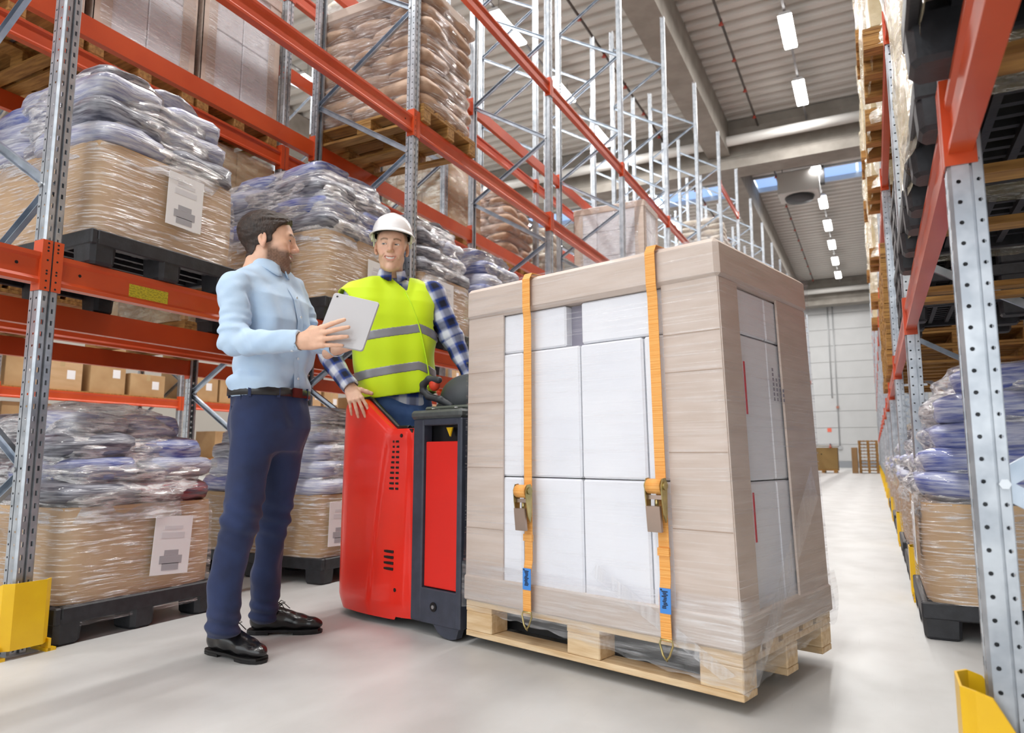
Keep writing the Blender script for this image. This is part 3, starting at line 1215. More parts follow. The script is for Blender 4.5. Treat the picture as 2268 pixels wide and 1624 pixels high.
# lower shelf
bag_load(XA, 1.79, ZB[0], -1, 'tall dome of wrapped bags on a tan box, above the yellow sticker', 'black plastic pallet on the shelf beam with the yellow sticker',
         W=.77, layers=4, lh=.125, box_h=.43, shrink=.075, seed=13, mix=(0, 2, 1, 2), sheet=(-.05, .26, .02), group=GL_A, pal_group=GP_A)
bag_load(XA, 3.26, ZB[0], -1, 'wrapped blue and silver bags on a box, on the shelf behind the two men', 'black plastic pallet on the shelf between the two men',
         W=.78, layers=4, lh=.13, box_h=.45, shrink=.05, seed=14, mix=(0, 0, 2, 1), sheet=(-.1, .2, 0), group=GL_A, pal_group=GP_A)
bag_load(XA, 4.30, ZB[0], -1, 'wrapped silver bags on a box, on the shelf just past the white helmet', 'black plastic pallet on the shelf just past the white helmet',
         W=.78, layers=4, lh=.13, box_h=.42, shrink=.05, seed=15, mix=(1, 2, 1), sheet=(.05, .25, 0), group=GL_A, pal_group=GP_A)
bag_load(XA, 5.35, ZB[0], -1, 'wrapped blue bags peeping out above the strapped load, on the lower shelf', 'black plastic pallet on the lower shelf hidden by the strapped load',
         W=.85, layers=4, lh=.13, box_h=.42, shrink=.06, seed=16, mix=(0, 2), group=GL_A, pal_group=GP_A)
# middle shelf
sack_load(XA, 4.29, ZB[1], -1, 'wrapped load of brown paper sacks with pale lid, high on the middle shelf', 'wooden pallet under the brown paper sacks on the middle shelf', W=.78, D=1.15, layers=8, lh=.133, seed=21)
carton_load(XA, 10.35, ZB[1], -1, 'wrapped white carton load with brown corner boards, on the middle shelf above the strapped load', 'wooden pallet under the white carton load on the middle shelf', W=.78, H=1.25, cols=2, rows=3, seed=22)
sack_load(XA, 17.2, ZB[2], -1, 'pale wrapped load with rounded top, high on the upper shelf far down the row', 'wooden pallet under the pale rounded load on the upper shelf', W=.9, D=1.15, layers=10, lh=.16, mesh=SACKP_ME, seed=23, lid=None, dome=True)
sack_load(XA, 18.4, ZB[2], -1, 'pale wrapped load with rounded top, behind the other pale load on the upper shelf', 'wooden pallet under the hinder pale load on the upper shelf', W=.9, D=1.15, layers=8, lh=.16, mesh=SACKP_ME, seed=24, lid=None, dome=True)
# rear row, seen through the front row
XBF = XB - .04
carton_load(XBF, 2.535, ZB[1], -1, 'wrapped white and brown carton load on the rear row, beside the near perforated post', 'wooden pallet under the carton load beside the near perforated post', W=.77, H=1.22, cols=2, rows=2, seed=31)
carton_load(XBF, 3.368, ZB[1], -1, 'wrapped pale carton load on the rear row, between the other cartons and the paper sacks', 'wooden pallet under the pale carton load in the rear row', W=.77, H=1.22, cols=2, rows=2, seed=32)
carton_load(XBF, 1.70, ZB[1], -1, 'wrapped carton load on the rear row, half hidden behind the near perforated post', 'worn wooden pallet in the rear row behind the near perforated post', W=.77, H=1.22, cols=2, rows=2, seed=33)
sack_load(XBF, 8.48, ZB[1], -1, 'wrapped paper sacks on the rear row, seen below the beam past the white helmet', 'wooden pallet under the paper sacks in the rear row', W=.8, D=1.15, layers=8, lh=.14, seed=34, lid=None, dome=True)
sack_load(XBF, 9.80, ZB[1], -1, 'wrapped cream goods on the rear row, behind the paper sacks', 'wooden pallet under the cream goods in the rear row', W=.85, D=1.15, layers=6, lh=.15, mesh=SACKP_ME, film=F_CREAM, seed=35, lid=None, dome=True)
carton_load(XBF, 3.36, ZB[0], -1, 'gold wrapped tan carton load on the rear row, under the middle beams', 'wooden pallet under the gold wrapped cartons', W=.8, H=1.45, cols=2, rows=3, m=M_CARD2, boards=None, lid=False, film=F_CREAM, seed=36)
carton_load(XBF, 2.0, ZB[0], -1, 'tan carton load on the rear row, behind the dome of wrapped bags', 'wooden pallet under the tan cartons behind the dome of bags', W=.8, H=.9, cols=2, rows=2, m=M_CARD2, boards=None, lid=False, seed=37)
bag_load(XBF, 5.2, ZB[0], -1, 'dark wrapped bags on the rear row lower shelf behind the worker', 'black plastic pallet on the rear row lower shelf', layers=3, seed=38, mix=(1, 2), boxm=M_CARD2)
carton_load(XBF, 6.9, ZB[1], -1, 'brown wrapped carton load on the rear row above the worker', 'wooden pallet under the brown cartons above the worker', W=.8, H=1.0, cols=2, rows=3, m=M_CARD, boards=None, lid=False, film=F_CREAM, seed=39)
sack_load(XBF, 5.85, ZB[2], -1, 'pale wrapped load standing high on the rear row behind the brown sacks', 'wooden pallet under the pale load high on the rear row', W=.85, D=1.15, layers=8, lh=.15, mesh=SACKP_ME, seed=40)

# ---- far row: small cartons on the shelves
CT = {}


def small_carton(x, y, z, w, d, h, m, label, rot=0.):
    e = empty('shipping_carton', (x, y, z), rot, label, 'box', 'cartons on the far rack row')
    MB().cbox(-d / 2, d / 2, -w / 2, w / 2, 0, h, .004).build('carton_body', m, e)
    MB().box(-.03, .03, -w / 2 - .001, w / 2 + .001, h - .001, h + .001).box(d / 2, d / 2 + .001, -.03, .03, h * .72, h).build('tape', mat('packing_tape', (196, 170, 128), .25), e)
    MB().box(d / 2, d / 2 + .0015, w * .12, w * .12 + .11, h * .35, h * .35 + .12).build('address_label', M_PAPER, e)
    return e


_q = random.Random(5)
for k in range(0, 7):
    y0 = ya(k) + .4 + UW
    for zi, z in enumerate((.7105, 1.6175, 2.6605)):
        MB().box(XC - 1.05, XC - .01, y0 + .02, y0 + BA - .12, z + .0008, z + .016).build('shelf_board', M_OLDWOOD, label='chipboard shelf under the cartons of the far rack row', cat='shelf', group='shelf boards of the far rack row')
        y = y0 + .08
        while y < y0 + BA - .70:
            w, h, d = _q.uniform(.3, .62), _q.uniform(.28, .74), _q.uniform(.4, .8)
            if _q.random() < .95:
                small_carton(XC - .08 - d / 2, y + w / 2, z + .016, w, d, h, _q.choice((M_CARD, M_CARD2, M_CARD2)), '%s closed shipping carton with white label on a far shelf' % _q.choice(('tan', 'plain brown')))
            y += w + _q.uniform(.02, .12)

# ---- right row
GR = 'loads of the black pallet rack row'
PR = 'black pallets along the black pallet rack row'

bag_load(.17, 3.58, 0, 1, 'wrapped dark blue bags on a tan box, floor by the post with round holes', 'black plastic pallet on the floor just past the post with round holes', W=.8, layers=5, lh=.12, box_h=.42, seed=51, mix=(0, 0, 1), sheet=(-.2, .28, 0), group=GR)
names = ['past the second guard', 'past the third guard', 'past the fourth guard', 'past the fifth guard', 'past the sixth guard']
for i, k in enumerate(range(1, 6)):
    bag_load(.17, yr(k) + .25, 0, 1, 'wrapped silver bags on a tan box, on the floor just %s' % names[i], 'black plastic pallet on the floor just %s' % names[i], W=.8, layers=5, lh=.11, box_h=.42, seed=52 + i, mix=(0, 1, 2), group=GR, film=F_CREAM if i % 2 else F_BAGS)
    if k < 4:
        bag_load(.17, yr(k) + 1.45, 0, 1, 'wrapped bags on a tan box, midway to the next post, %s' % names[i], 'black plastic pallet midway to the next post, %s' % names[i], W=.8, layers=4, lh=.11, box_h=.42, seed=62 + i, mix=(0, 1, 2), group=GR)


def cream_load(x, y0, z0, label, pal_label, H=1.2, W=.8, seed=1, pal='black', hang=.10, D=1.12):
    carton_load(x, y0, z0, 1, label, pal_label, W=W, D=D, hang=hang, amp=.018, H=H, cols=2, rows=3, m=M_CREAMLOAD, boards=None, lid=False, film=F_CREAM, seed=seed, pal=pal, group=GR, pal_group=PR)


ZR = [1.627, 3.4015, 4.9815, 7.0615]
cream_load(.15, .98, ZR[0], 'cream wrapped goods on the near black pallet above the large orange beam', 'black plastic pallet above the large orange beam, before the near post', seed=71)
cream_load(.185, 2.02, ZR[0], 'cream wrapped goods with loose film, just past the near post on the lowest shelf', 'black plastic pallet just past the near post on the lowest shelf', seed=72, H=1.35, D=1.12)
for i in range(6):
    black_pallet((.80, 5.42, ZR[0] + .158 * i), .01 * (i % 3 - 1), '%s plastic pallet of the black stack behind the second post, counted from the shelf' % ORD[i], 'black pallets stacked on the lowest shelf')
cream_load(.185, 2.92, ZR[0], 'cream wrapped goods on the lowest shelf, midway to the second post', 'black plastic pallet on the lowest shelf, midway to the second post', seed=73, H=1.3, D=1.12)
for k, yy in enumerate((7.75, 8.75, 10.4)):
    for i in range(8):
        wood_pallet((.75, yy, ZR[0] + .147 * i), .012 * ((i * 7 + k) % 3 - 1), '%s wooden pallet of the %s stack on the lowest shelf, counted from the shelf' % (ORD[i], ('nearer', 'middle', 'farther')[k]), 'wooden pallets stacked on the lowest shelf')
for i, (kk, dy) in enumerate(((1, .3), (1, 1.5), (2, .4), (3, .5), (4, .8), (5, .6))):
    cream_load(.12, yr(kk) + dy, ZR[1], 'cream wrapped goods bulging from the second shelf, %s from the near post' % ORD[i], '%s wooden pallet along the second shelf' % ORD[i], seed=80 + i, H=1.25, pal='old', hang=.13 if i < 4 else 0.)
for i, (kk, dy) in enumerate(((2, .4), (3, 1.), (4, .6), (6, .4))):
    cream_load(.10, yr(kk) + dy, ZR[2], 'cream wrapped goods high on the third shelf, %s from the near post' % ORD[i], '%s wooden pallet along the third shelf' % ORD[i], seed=90 + i, H=1.3, pal='old', hang=0.)
for i, yy in enumerate((-.2, .35, 1.2, 1.65, 2.35, 2.9, 4.0, 4.25)):
    MB().box(XR + .0545, XR + FD - .0545, yy, yy + .09, ZR[0] - .030, ZR[0] - .002).build('support_board', M_OLDWOOD, label='timber support board laid across the lowest beams beneath the black pallets', cat='board', group='timber boards across the lowest beams')

# ---- end of the aisle
e = empty('bulk_box', (-2.15, 35.6, 0), 0, 'large brown cardboard bulk box with loose lid on a low pallet, far down the aisle', 'box')
MB().cbox(-.62, .62, -.5, .5, .16, 1.15, .01).build('box_body', mat('bulk_brown', (152, 122, 70), .6), e)
MB().obox((.03, 0, 1.22), (1, 0, -.02), (0, 1, 0), (.02, 0, 1), .62, .55, .02).build('lid', mat('bulk_lid', (170, 160, 140), .6), e)
MB().box(-.62, .62, -.5, .5, .10, .16).build('pallet_deck', M_OLDWOOD, e)
for x in (-.5, 0, .5):
    MB().box(x - .07, x + .07, -.5, .5, 0, .10).build('runner', M_OLDWOOD, e)
MB().disc((-.05, -.501, .85), (0, -1, 0), .03, 10, .002).build('hand_hole', M_HOLE, e)
for i in range(10):
    wood_pallet((-.28, 35.9, .147 * i), PI / 2 + .01 * (i % 3), '%s wooden pallet of the stack at the end of the aisle, counted from the floor' % ORD[i], 'wooden pallets stacked at the end of the aisle')
e = empty('cardboard_box', (-.84, 35.5, 0), 0, 'plain brown box standing against the pallet stack at the aisle end', 'box')
MB().cbox(-.12, .12, -.4, .4, 0, 1.15, .01).build('box_body', mat('bulk_brown2', (150, 116, 76), .6), e)
# ================================================================ smooth-surface builder (distance fields + surface nets)
class SDF:
    def __init__(self, lo, hi, h):
        self.lo = np.array(lo, float)
        self.h = h
        self.n = (np.ceil((np.array(hi) - self.lo) / h)).astype(int) + 1
        self.f = np.full(self.n, .06, np.float32)

    def blk(self, lo, hi):
        a = np.maximum(np.floor((np.array(lo) - self.lo) / self.h).astype(int), 0)
        b = np.minimum(np.ceil((np.array(hi) - self.lo) / self.h).astype(int) + 1, self.n)
        if (b <= a).any():
            return None, None
        ax = [(self.lo[i] + self.h * np.arange(a[i], b[i])).astype(np.float32) for i in range(3)]
        P = np.stack(np.meshgrid(*ax, indexing='ij'), -1)
        return tuple(slice(a[i], b[i]) for i in range(3)), P

    def comb(self, sl, d, k, sub=False):
        f = self.f[sl]
        d = d.astype(np.float32)
        if sub:
            d = -d
            if k > 0:
                hh = np.maximum(k - np.abs(f - d), 0) / k
                f[...] = np.maximum(f, d) + hh * hh * k / 4
            else:
                np.maximum(f, d, out=f)
        elif k > 0:
            hh = np.maximum(k - np.abs(f - d), 0) / k
            f[...] = np.minimum(f, d) - hh * hh * k / 4
        else:
            np.minimum(f, d, out=f)

    def ell(self, c, r, R=None, k=.01, sub=False):
        c, r = np.array(c, float), np.array(r, float)
        m = r.max() + k + 2 * self.h + .004
        sl, P = self.blk(c - m, c + m)
        if sl is None:
            return self
        q = P - c
        if R is not None:
            q = q @ np.asarray(R, np.float32)
        k0 = np.linalg.norm(q / r, axis=-1)
        k1 = np.linalg.norm(q / (r * r), axis=-1)
        d = k0 * (k0 - 1) / np.maximum(k1, 1e-6)
        self.comb(sl, d, k, sub)
        return self

    def cone(self, a, b, ra, rb, k=.01, sub=False, sq=None, wr=None):
        """capsule with changing radius; sq = (axis, factor) flattens the section along a world axis"""
        a, b = np.array(a, float), np.array(b, float)
        m = max(ra, rb) + k + 2 * self.h + .004
        sl, P = self.blk(np.minimum(a, b) - m, np.maximum(a, b) + m)
        if sl is None:
            return self
        ab = (b - a).astype(np.float32)
        q = P - a.astype(np.float32)
        t = np.clip((q @ ab) / (ab @ ab), 0, 1)
        v = q - t[..., None] * ab
        if sq is not None:
            x = np.array(sq[0], np.float32)
            v = v + (v @ x)[..., None] * x * (sq[1] - 1)
        d = np.linalg.norm(v, axis=-1) - (ra + (rb - ra) * t)
        if wr is not None:
            d = d + wr(P, t)
        self.comb(sl, d, k, sub)
        return self

    def cyl(self, a, b, r, sub=True, k=0.):
        """flat-ended cylinder from a to b"""
        a, b = np.array(a, float), np.array(b, float)
        m = r + 2 * self.h + .004
        sl, P = self.blk(np.minimum(a, b) - m, np.maximum(a, b) + m)
        if sl is None:
            return self
        L = np.linalg.norm(b - a)
        ax = ((b - a) / L).astype(np.float32)
        q = P - a.astype(np.float32)
        t = q @ ax
        d = np.linalg.norm(q - t[..., None] * ax, axis=-1) - r
        self.comb(sl, np.maximum(np.maximum(-t, t - L), d), k, sub)
        return self

    def box(self, c, hs, R=None, rd=.005, k=.0, sub=False):
        c, hs = np.array(c, float), np.array(hs, float)
        m = np.linalg.norm(hs) + k + 2 * self.h + .004
        sl, P = self.blk(c - m, c + m)
        if sl is None:
            return self
        q = P - c
        if R is not None:
            q = q @ np.asarray(R, np.float32)
        q = np.abs(q) - (hs - rd)
        d = np.linalg.norm(np.maximum(q, 0), axis=-1) + np.minimum(q.max(-1), 0) - rd
        self.comb(sl, d, k, sub)
        return self

    def loft(self, keys, yaw_x, yaw_y, k=.01, pw=2.4, wr=None, ends=True):
        """stack of superellipses: keys = (centre xyz, rx, ry) going up; yaw_x / yaw_y horizontal unit axes of rx and ry"""
        C = np.array([q[0] for q in keys], float)
        rx = np.array([q[1] for q in keys])
        ry = np.array([q[2] for q in keys])
        m = max(rx.max(), ry.max()) + k + .02
        sl, P = self.blk(C.min(0) - m, C.max(0) + m)
        if sl is None:
            return self
        z = P[..., 2]
        zz = C[:, 2]

        def I(v):
            return np.interp(z, zz, v)
        dx = P[..., 0] - I(C[:, 0])
        dy = P[..., 1] - I(C[:, 1])
        ax, ay = np.array(yaw_x), np.array(yaw_y)
        u = dx * ax[0] + dy * ax[1]
        v = dx * ay[0] + dy * ay[1]
        RX, RY = I(rx), I(ry)
        kk = (np.abs(u / RX) ** pw + np.abs(v / RY) ** pw) ** (1 / pw)
        d = (kk - 1) * np.minimum(RX, RY)
        if wr is not None:
            d = d + wr(P, None)
        e = np.maximum(z - zz[-1], zz[0] - z)
        d = np.maximum(d, e)
        self.comb(sl, d, k)
        return self

    def cut(self, nrm, c):
        """keep the side where n.(p - c) < 0"""
        nrm = np.array(nrm, float)
        nrm = nrm / np.linalg.norm(nrm)
        sl, P = self.blk(self.lo, self.lo + self.n * self.h)
        d = (P - np.array(c, np.float32)) @ nrm.astype(np.float32)
        np.maximum(self.f, d.astype(np.float32), out=self.f)
        return self

    def pts(self):
        return self.blk(self.lo, self.lo + self.n * self.h)[1]

    def net(self):
        f, h = self.f, self.h
        f[0], f[-1], f[:, 0], f[:, -1], f[:, :, 0], f[:, :, -1] = .05, .05, .05, .05, .05, .05
        s = f < 0
        c = np.zeros(np.array(f.shape) - 1, np.int8)
        off = [(i, j, k) for i in (0, 1) for j in (0, 1) for k in (0, 1)]
        for (i, j, k) in off:
            c += s[i:s.shape[0] - 1 + i, j:s.shape[1] - 1 + j, k:s.shape[2] - 1 + k]
        act = (c > 0) & (c < 8)
        ijk = np.argwhere(act)
        idx = np.full(act.shape, -1, np.int32)
        idx[act] = np.arange(len(ijk))
        acc = np.zeros((len(ijk), 3))
        cnt = np.zeros(len(ijk))
        val = {o: f[ijk[:, 0] + o[0], ijk[:, 1] + o[1], ijk[:, 2] + o[2]] for o in off}
        for a in off:
            for ax in range(3):
                if a[ax]:
                    continue
                b = list(a)
                b[ax] = 1
                fa, fb = val[a], val[tuple(b)]
                m = (fa < 0) != (fb < 0)
                t = np.where(m, fa / np.where(fa == fb, 1, fa - fb), 0)
                p = np.tile(np.array(a, float), (len(ijk), 1))
                p[:, ax] = t
                acc[m] += p[m]
                cnt[m] += 1
        V = (ijk + acc / np.maximum(cnt, 1)[:, None]) * h + self.lo
        Q = []
        for ax in range(3):
            o = [i for i in range(3) if i != ax]
            s0 = [slice(1, -1)] * 3
            s1 = [slice(1, -1)] * 3
            s0[ax], s1[ax] = slice(0, -1), slice(1, None)
            ed = s[tuple(s0)] != s[tuple(s1)]
            e = np.argwhere(ed)
            if not len(e):
                continue
            g = e.copy()
            g[:, o[0]] += 1
            g[:, o[1]] += 1
            inside = s[g[:, 0], g[:, 1], g[:, 2]]
            q = []
            for (d0, d1) in ((-1, -1), (0, -1), (0, 0), (-1, 0)):
                w = g.copy()
                w[:, o[0]] += d0
                w[:, o[1]] += d1
                q.append(idx[w[:, 0], w[:, 1], w[:, 2]])
            q = np.stack(q, 1)
            fl = inside if ax != 1 else ~inside
            q[~fl] = q[~fl][:, ::-1]
            Q.append(q)
        return V, np.concatenate(Q)

    def build(self, name, material, parent=None, color=None, origin=None, **kw):
        V, Q = self.net()
        me = bpy.data.meshes.new(name)
        if origin is not None:
            V = V - np.array(origin)
        me.from_pydata(V.tolist(), [], Q.tolist())
        me.polygons.foreach_set('use_smooth', np.ones(len(Q), bool))
        me.materials.append(material)
        if color is not None:
            W = V if origin is None else V + np.array(origin)
            C = color(W)
            at = me.color_attributes.new('tint', 'FLOAT_COLOR', 'POINT')
            at.data.foreach_set('color', np.concatenate([C, np.ones((len(C), 1))], 1).ravel())
        o = place(name, me, parent, **kw)
        return o


def smooth(o, it=3, f=.5):
    md = o.modifiers.new('smooth', 'SMOOTH')
    md.iterations = it
    md.factor = f
    return o


# ================================================================ the strapped load on its pallet
T0 = Vector((-.393, 2.286, 0))
TROT = -.2536
TD = Vector((math.cos(TROT), math.sin(TROT), 0))
TN = Vector((-math.sin(TROT), math.cos(TROT), 0))
PZ = .04                       # the forks carry the pallet just clear of the floor
LZ = PZ + .144


def lean(mb):
    """the stack is pulled in a little towards its top"""
    out = []
    for (s, o, z) in mb.v:
        t = max(0, z - LZ) / 1.31
        out.append((s - .045 * t * (s + 1.2) / 1.2, o + (.006 * t if o < .4 else -.004 * t), z))
    mb.v = out
    return mb


wood_pallet(T0 + TD * -.6 + TN * .4 + Vector((0, 0, PZ)), TROT, 'light new wooden pallet under the strapped white carton load', kind='new')
ld = empty('strapped_load', T0, TROT, 'tall film-wrapped stack of white cartons with brown corner boards and lid', 'wrapped load')
cols = (-1.19, -.888, -.592, -.307, -.010)
zr = (LZ + .004, .697, 1.203)
rr = random.Random(3)
for oi, (o0, o1) in enumerate(((.006, .396), (.402, .794))):
    for k in range(2):
        for i in range(4):
            j = rr.uniform(-.003, .003)
            lean(MB().cbox(cols[i] + .0025, cols[i + 1] - .0025, o0 + max(0, j), o1, zr[k], zr[k + 1] - .004, .007)).build('carton', M_WHITEBOX, ld)
    for s0, s1 in ((-1.19, -.661), (-.584, -.010)):
        lean(MB().cbox(s0, s1, o0 + .004, o1, zr[2], 1.364, .007)).build('carton', M_WHITEBOX, ld)
bd = M_CARDD
sh = mat('corner_board_side', (196, 176, 158), .45, col2=(182, 160, 142), vscale=4, stretch=(1, 1, 8))
for s0, s1, sx in ((-1.2, -.989, -1), (-.215, 0, 1)):
    for o0, sgn in ((0, -1), (.8, 1)):
        face = (s0, s1)
        of = (o0 - .004, o0 + .004)
        lean(MB().box(face[0], face[1], *of, LZ + .001, 1.37)).build('corner_board', bd, ld)
        es = 0 if sx > 0 else -1.2
        oo = (0, .14) if sgn < 0 else (.5, .8)
        lean(MB().box(es - .004, es + .004, oo[0], oo[1], LZ + .001, 1.37)).build('corner_board', bd, ld)
# tape joints on the boards show as creases
for z in (.54, .79, 1.06, 1.19):
    lean(MB().box(-.214, -.002, -.0052, -.0042, z, z + .003)).box(-1.2, -.99, -.0052, -.0042, z - .06, z - .058).build('crease', mat('board_crease', (176, 152, 132), .6), ld)
lean(MB().cbox(-1.212, .012, -.014, .814, 1.366, 1.503, .016)).build('lid', bd, ld)
lean(MB().cbox(-1.208, .010, -.010, .810, LZ + .001, .285, .006)).build('base_tray', mat('base_tray_board', (214, 198, 184), .45, col2=(204, 186, 170), vscale=4, stretch=(1, 1, 8)), ld)
for z0, z1 in ((.92, 1.10), (.50, .66)):
    lean(MB().box(.0042, .0055, .146, .158, z0, z1)).build('red_stripe', mat('carton_red_print', (206, 58, 70), .5), ld)
pr = mat('carton_grey_print', (150, 146, 158), .6)
mb = MB()
for i, (dz, ln) in enumerate(((0, .13), (.03, .10), (.06, .12), (.09, .07))):
    for q in range(int(ln / .018)):
        mb.box(.0042, .0050, .40 + dz, .40 + dz + .013, .98 + q * .018, .98 + q * .018 + .012)
tag(lean(mb).build('carton_print', pr, ld), kind='stuff')


def film_wall():
    rows = []
    nz = Noise(77, 18, 1., 5.)
    zs = [LZ + .002, .22, .30, .5, .75, 1.0, 1.2, 1.3, 1.355, 1.37, 1.44, 1.498, 1.508]
    for z in zs:
        g = .010 if z < 1.36 else .020
        if z < .29:
            g = .016
        ring = []
        for (s0, o0, s1, o1) in ((-1.2 - g, -g, g, -g), (g, -g, g, .8 + g), (g, .8 + g, -1.2 - g, .8 + g), (-1.2 - g, .8 + g, -1.2 - g, -g)):
            for q in range(24):
                t = q / 24
                ring.append((s0 + (s1 - s0) * t, o0 + (o1 - o0) * t, z))
        rows.append(ring)
    A = np.array(rows)
    d = nz(A * np.array([1, 1, 2.])) * .0016
    A[..., 0] += d
    A[..., 1] += d
    return lean(MB().grid([[tuple(p) for p in r] for r in A], True, True)).build('film', F_MAIN, ld)


film_wall()
# film pulled down over the pallet deck, tied in at the near corner
F_SK = film_mat('film_skirt', .10, .55, (2, 2, 30), 2.4, .16, .45, lo=.45, hi=.8, bump=.3)
mb = MB()
rows = []
for k in range(7):
    t = k / 6
    row = []
    for q in range(33):
        s = -1.212 + 1.232 * q / 32
        low = .155 - .085 * (q / 32) ** 1.2 + .006 * math.sin(q * 1.7)
        row.append((s, -.016 - .010 * math.sin(t * PI) * (q / 32), .34 - (.34 - low) * t))
    for q in range(1, 25):
        o = -.016 + .83 * q / 24
        low = .07 + .075 * (q / 24) ** .8 + .005 * math.sin(q * 2.1)
        row.append((.020 + .012 * math.sin(t * PI), o, .34 - (.34 - low) * t))
    rows.append(row)
mb.grid(rows, True).build('film_skirt', F_SK, ld)
F_PULL = film_mat('film_pull', .12, .6, (22, 22, 2), 2., .15, .5, lo=.4, hi=.75, bump=.3)
MB().add([(.024, -.01, .10), (.024, .05, .08), (.026, .66, .62), (.026, .60, .74)], [(0, 1, 2, 3)]).build('film_pull', F_PULL, ld)
MB().add([(-.01, -.024, .12), (-.06, -.024, .10), (-.55, -.022, .36), (-.52, -.022, .40)], [(0, 1, 2, 3)]).build('film_pull', F_PULL, ld)
M_DARKGAP = mat('grey_gap_film', (140, 136, 150), .3)
lean(MB().box(-.661, -.584, .05, .056, 1.203, 1.364)).build('gap_film', M_DARKGAP, ld)

# ---- ratchet straps
M_WEB = mat('orange_webbing', (244, 180, 100), .6, col2=(234, 160, 76), vscale=190, stretch=(.02, .02, 1), ramp=(.4, .6), bump=.35, bscale=190, bstretch=(.02, .02, 1), rnd=False)
M_BRASS = mat('yellow_zinc', (196, 176, 120), .28, .85, col2=(150, 140, 96), vscale=16)
M_PLATE = mat('ratchet_plate', (184, 160, 146), .32, .7, col2=(168, 150, 138), vscale=8)
M_BLUE = mat('blue_tag', (70, 140, 220), .5, rnd=False)
M_INK = mat('tag_ink', (22, 30, 52), .6)


def strap(s0, label, zt=.66):
    """webbing over the load with ratchet, tag and hook; s0 = centre along the load side"""
    e = empty('ratchet_strap', T0, TROT, label, 'strap', 'orange ratchet straps around the white cartons')
    w = .0195

    def lx(z):
        t = max(0, z - LZ) / 1.31
        return s0 - .045 * t * (s0 + 1.2) / 1.2
    path = [(-.036, .185), (-.037, .32), (-.024, .38), (-.024, .8), (-.020, 1.33), (-.026, 1.37), (-.026, 1.49), (-.012, 1.514), (.05, 1.516), (.4, 1.517), (.75, 1.516), (.812, 1.514), (.828, 1.49), (.826, 1.36), (.822, .8), (.826, .22)]
    mb = MB()
    vs = []
    for (o, z) in path:
        vs += [(lx(z) - w, o, z), (lx(z) + w, o, z)]
    n = len(path)
    # give the belt thickness
    th = []
    for i, (o, z) in enumerate(path):
        a, b = path[max(i - 1, 0)], path[min(i + 1, n - 1)]
        t = Vector((b[0] - a[0], b[1] - a[1])).normalized()
        nn = Vector((-t.y, t.x)) * .0025
        th += [(lx(z) - w, o + nn.x, z + nn.y), (lx(z) + w, o + nn.x, z + nn.y)]
    fs = []
    m = 2 * n
    for i in range(n - 1):
        a, b = 2 * i, 2 * i + 2
        fs += [(a, a + 1, b + 1, b), (m + a, m + b, m + b + 1, m + a + 1), (a, b, m + b, m + a), (a + 1, m + a + 1, m + b + 1, b + 1)]
    mb.add(vs + th, fs)
    mb.build('webbing', M_WEB, e)
    # ratchet
    r = MB()
    x0 = lx(zt) - .004
    rt = empty('ratchet', (x0, -.029, zt), 0)
    rt.parent = e
    for sx in (-1, 1):
        MB().prism([(-.030, -.085), (-.016, -.11), (-.008, -.08), (-.006, .02), (-.016, .036), (-.034, .034), (-.044, .012), (-.040, -.03)], 0, sx * .031 - .002, sx * .031 + .002).build('side_plate', M_BRASS, rt)
        MB().disc((sx * .033, -.024, .010), (sx, 0, 0), .014, 12, .005).build('axle_end', M_BRASS, rt)
    MB().tube([(-.027, -.024, .008), (.027, -.024, .008)], .025, 18).build('wound_webbing', M_WEB, rt)
    MB().obox((0, -.022, -.028), (1, 0, 0), (0, 1, 0), (0, 0, 1), .028, .004, .007).build('pawl', M_PLATE, rt)
    MB().tube([(0, -.02, -.035), (0, -.02, -.06)], .007, 10).build('spring', M_BRASS, rt)
    MB().obox((-.002, -.034, -.098), (1, 0, 0), (0, 1, .12), (0, -.12, 1), .026, .006, .042).build('handle', M_PLATE, rt)
    # loop, tag, hook
    MB().obox((lx(.46), -.028, .466), (1, 0, 0), (0, 1, 0), (0, 0, 1), .0215, .005, .013).build('webbing_loop', M_WEB, e)
    MB().box(s0 - .020, s0 + .020, -.0405, -.0385, .272, .352).build('tag', M_BLUE, e)
    k = MB()
    q = random.Random(int(-s0 * 1000))
    z = .288
    while z < .345:
        k.box(s0 - .002 - q.uniform(.003, .011), s0 + q.uniform(.003, .011), -.0412, -.0406, z, z + .0036)
        z += .0052
    tag(k.build('tag_print', M_INK, e), kind='stuff')
    k = MB().box(s0 - .017, s0 - .011, -.0412, -.0406, .344, .349)
    k.build('tag_mark', M_INK, e)
    MB().tube([(s0, -.042, .128), (s0 - .012, -.042, .142), (s0 - .024, -.040, .176), (s0 - .020, -.038, .190), (s0 + .020, -.038, .190), (s0 + .024, -.040, .176), (s0 + .012, -.042, .142), (s0, -.042, .128), (s0, -.036, .124)], .0035, 8).build('wire_hook', M_BRASS, e)


strap(-.832, 'orange ratchet strap over the stack side close to the red truck', .635)
strap(-.238, 'orange ratchet strap over the stack side away from the red truck', .672)

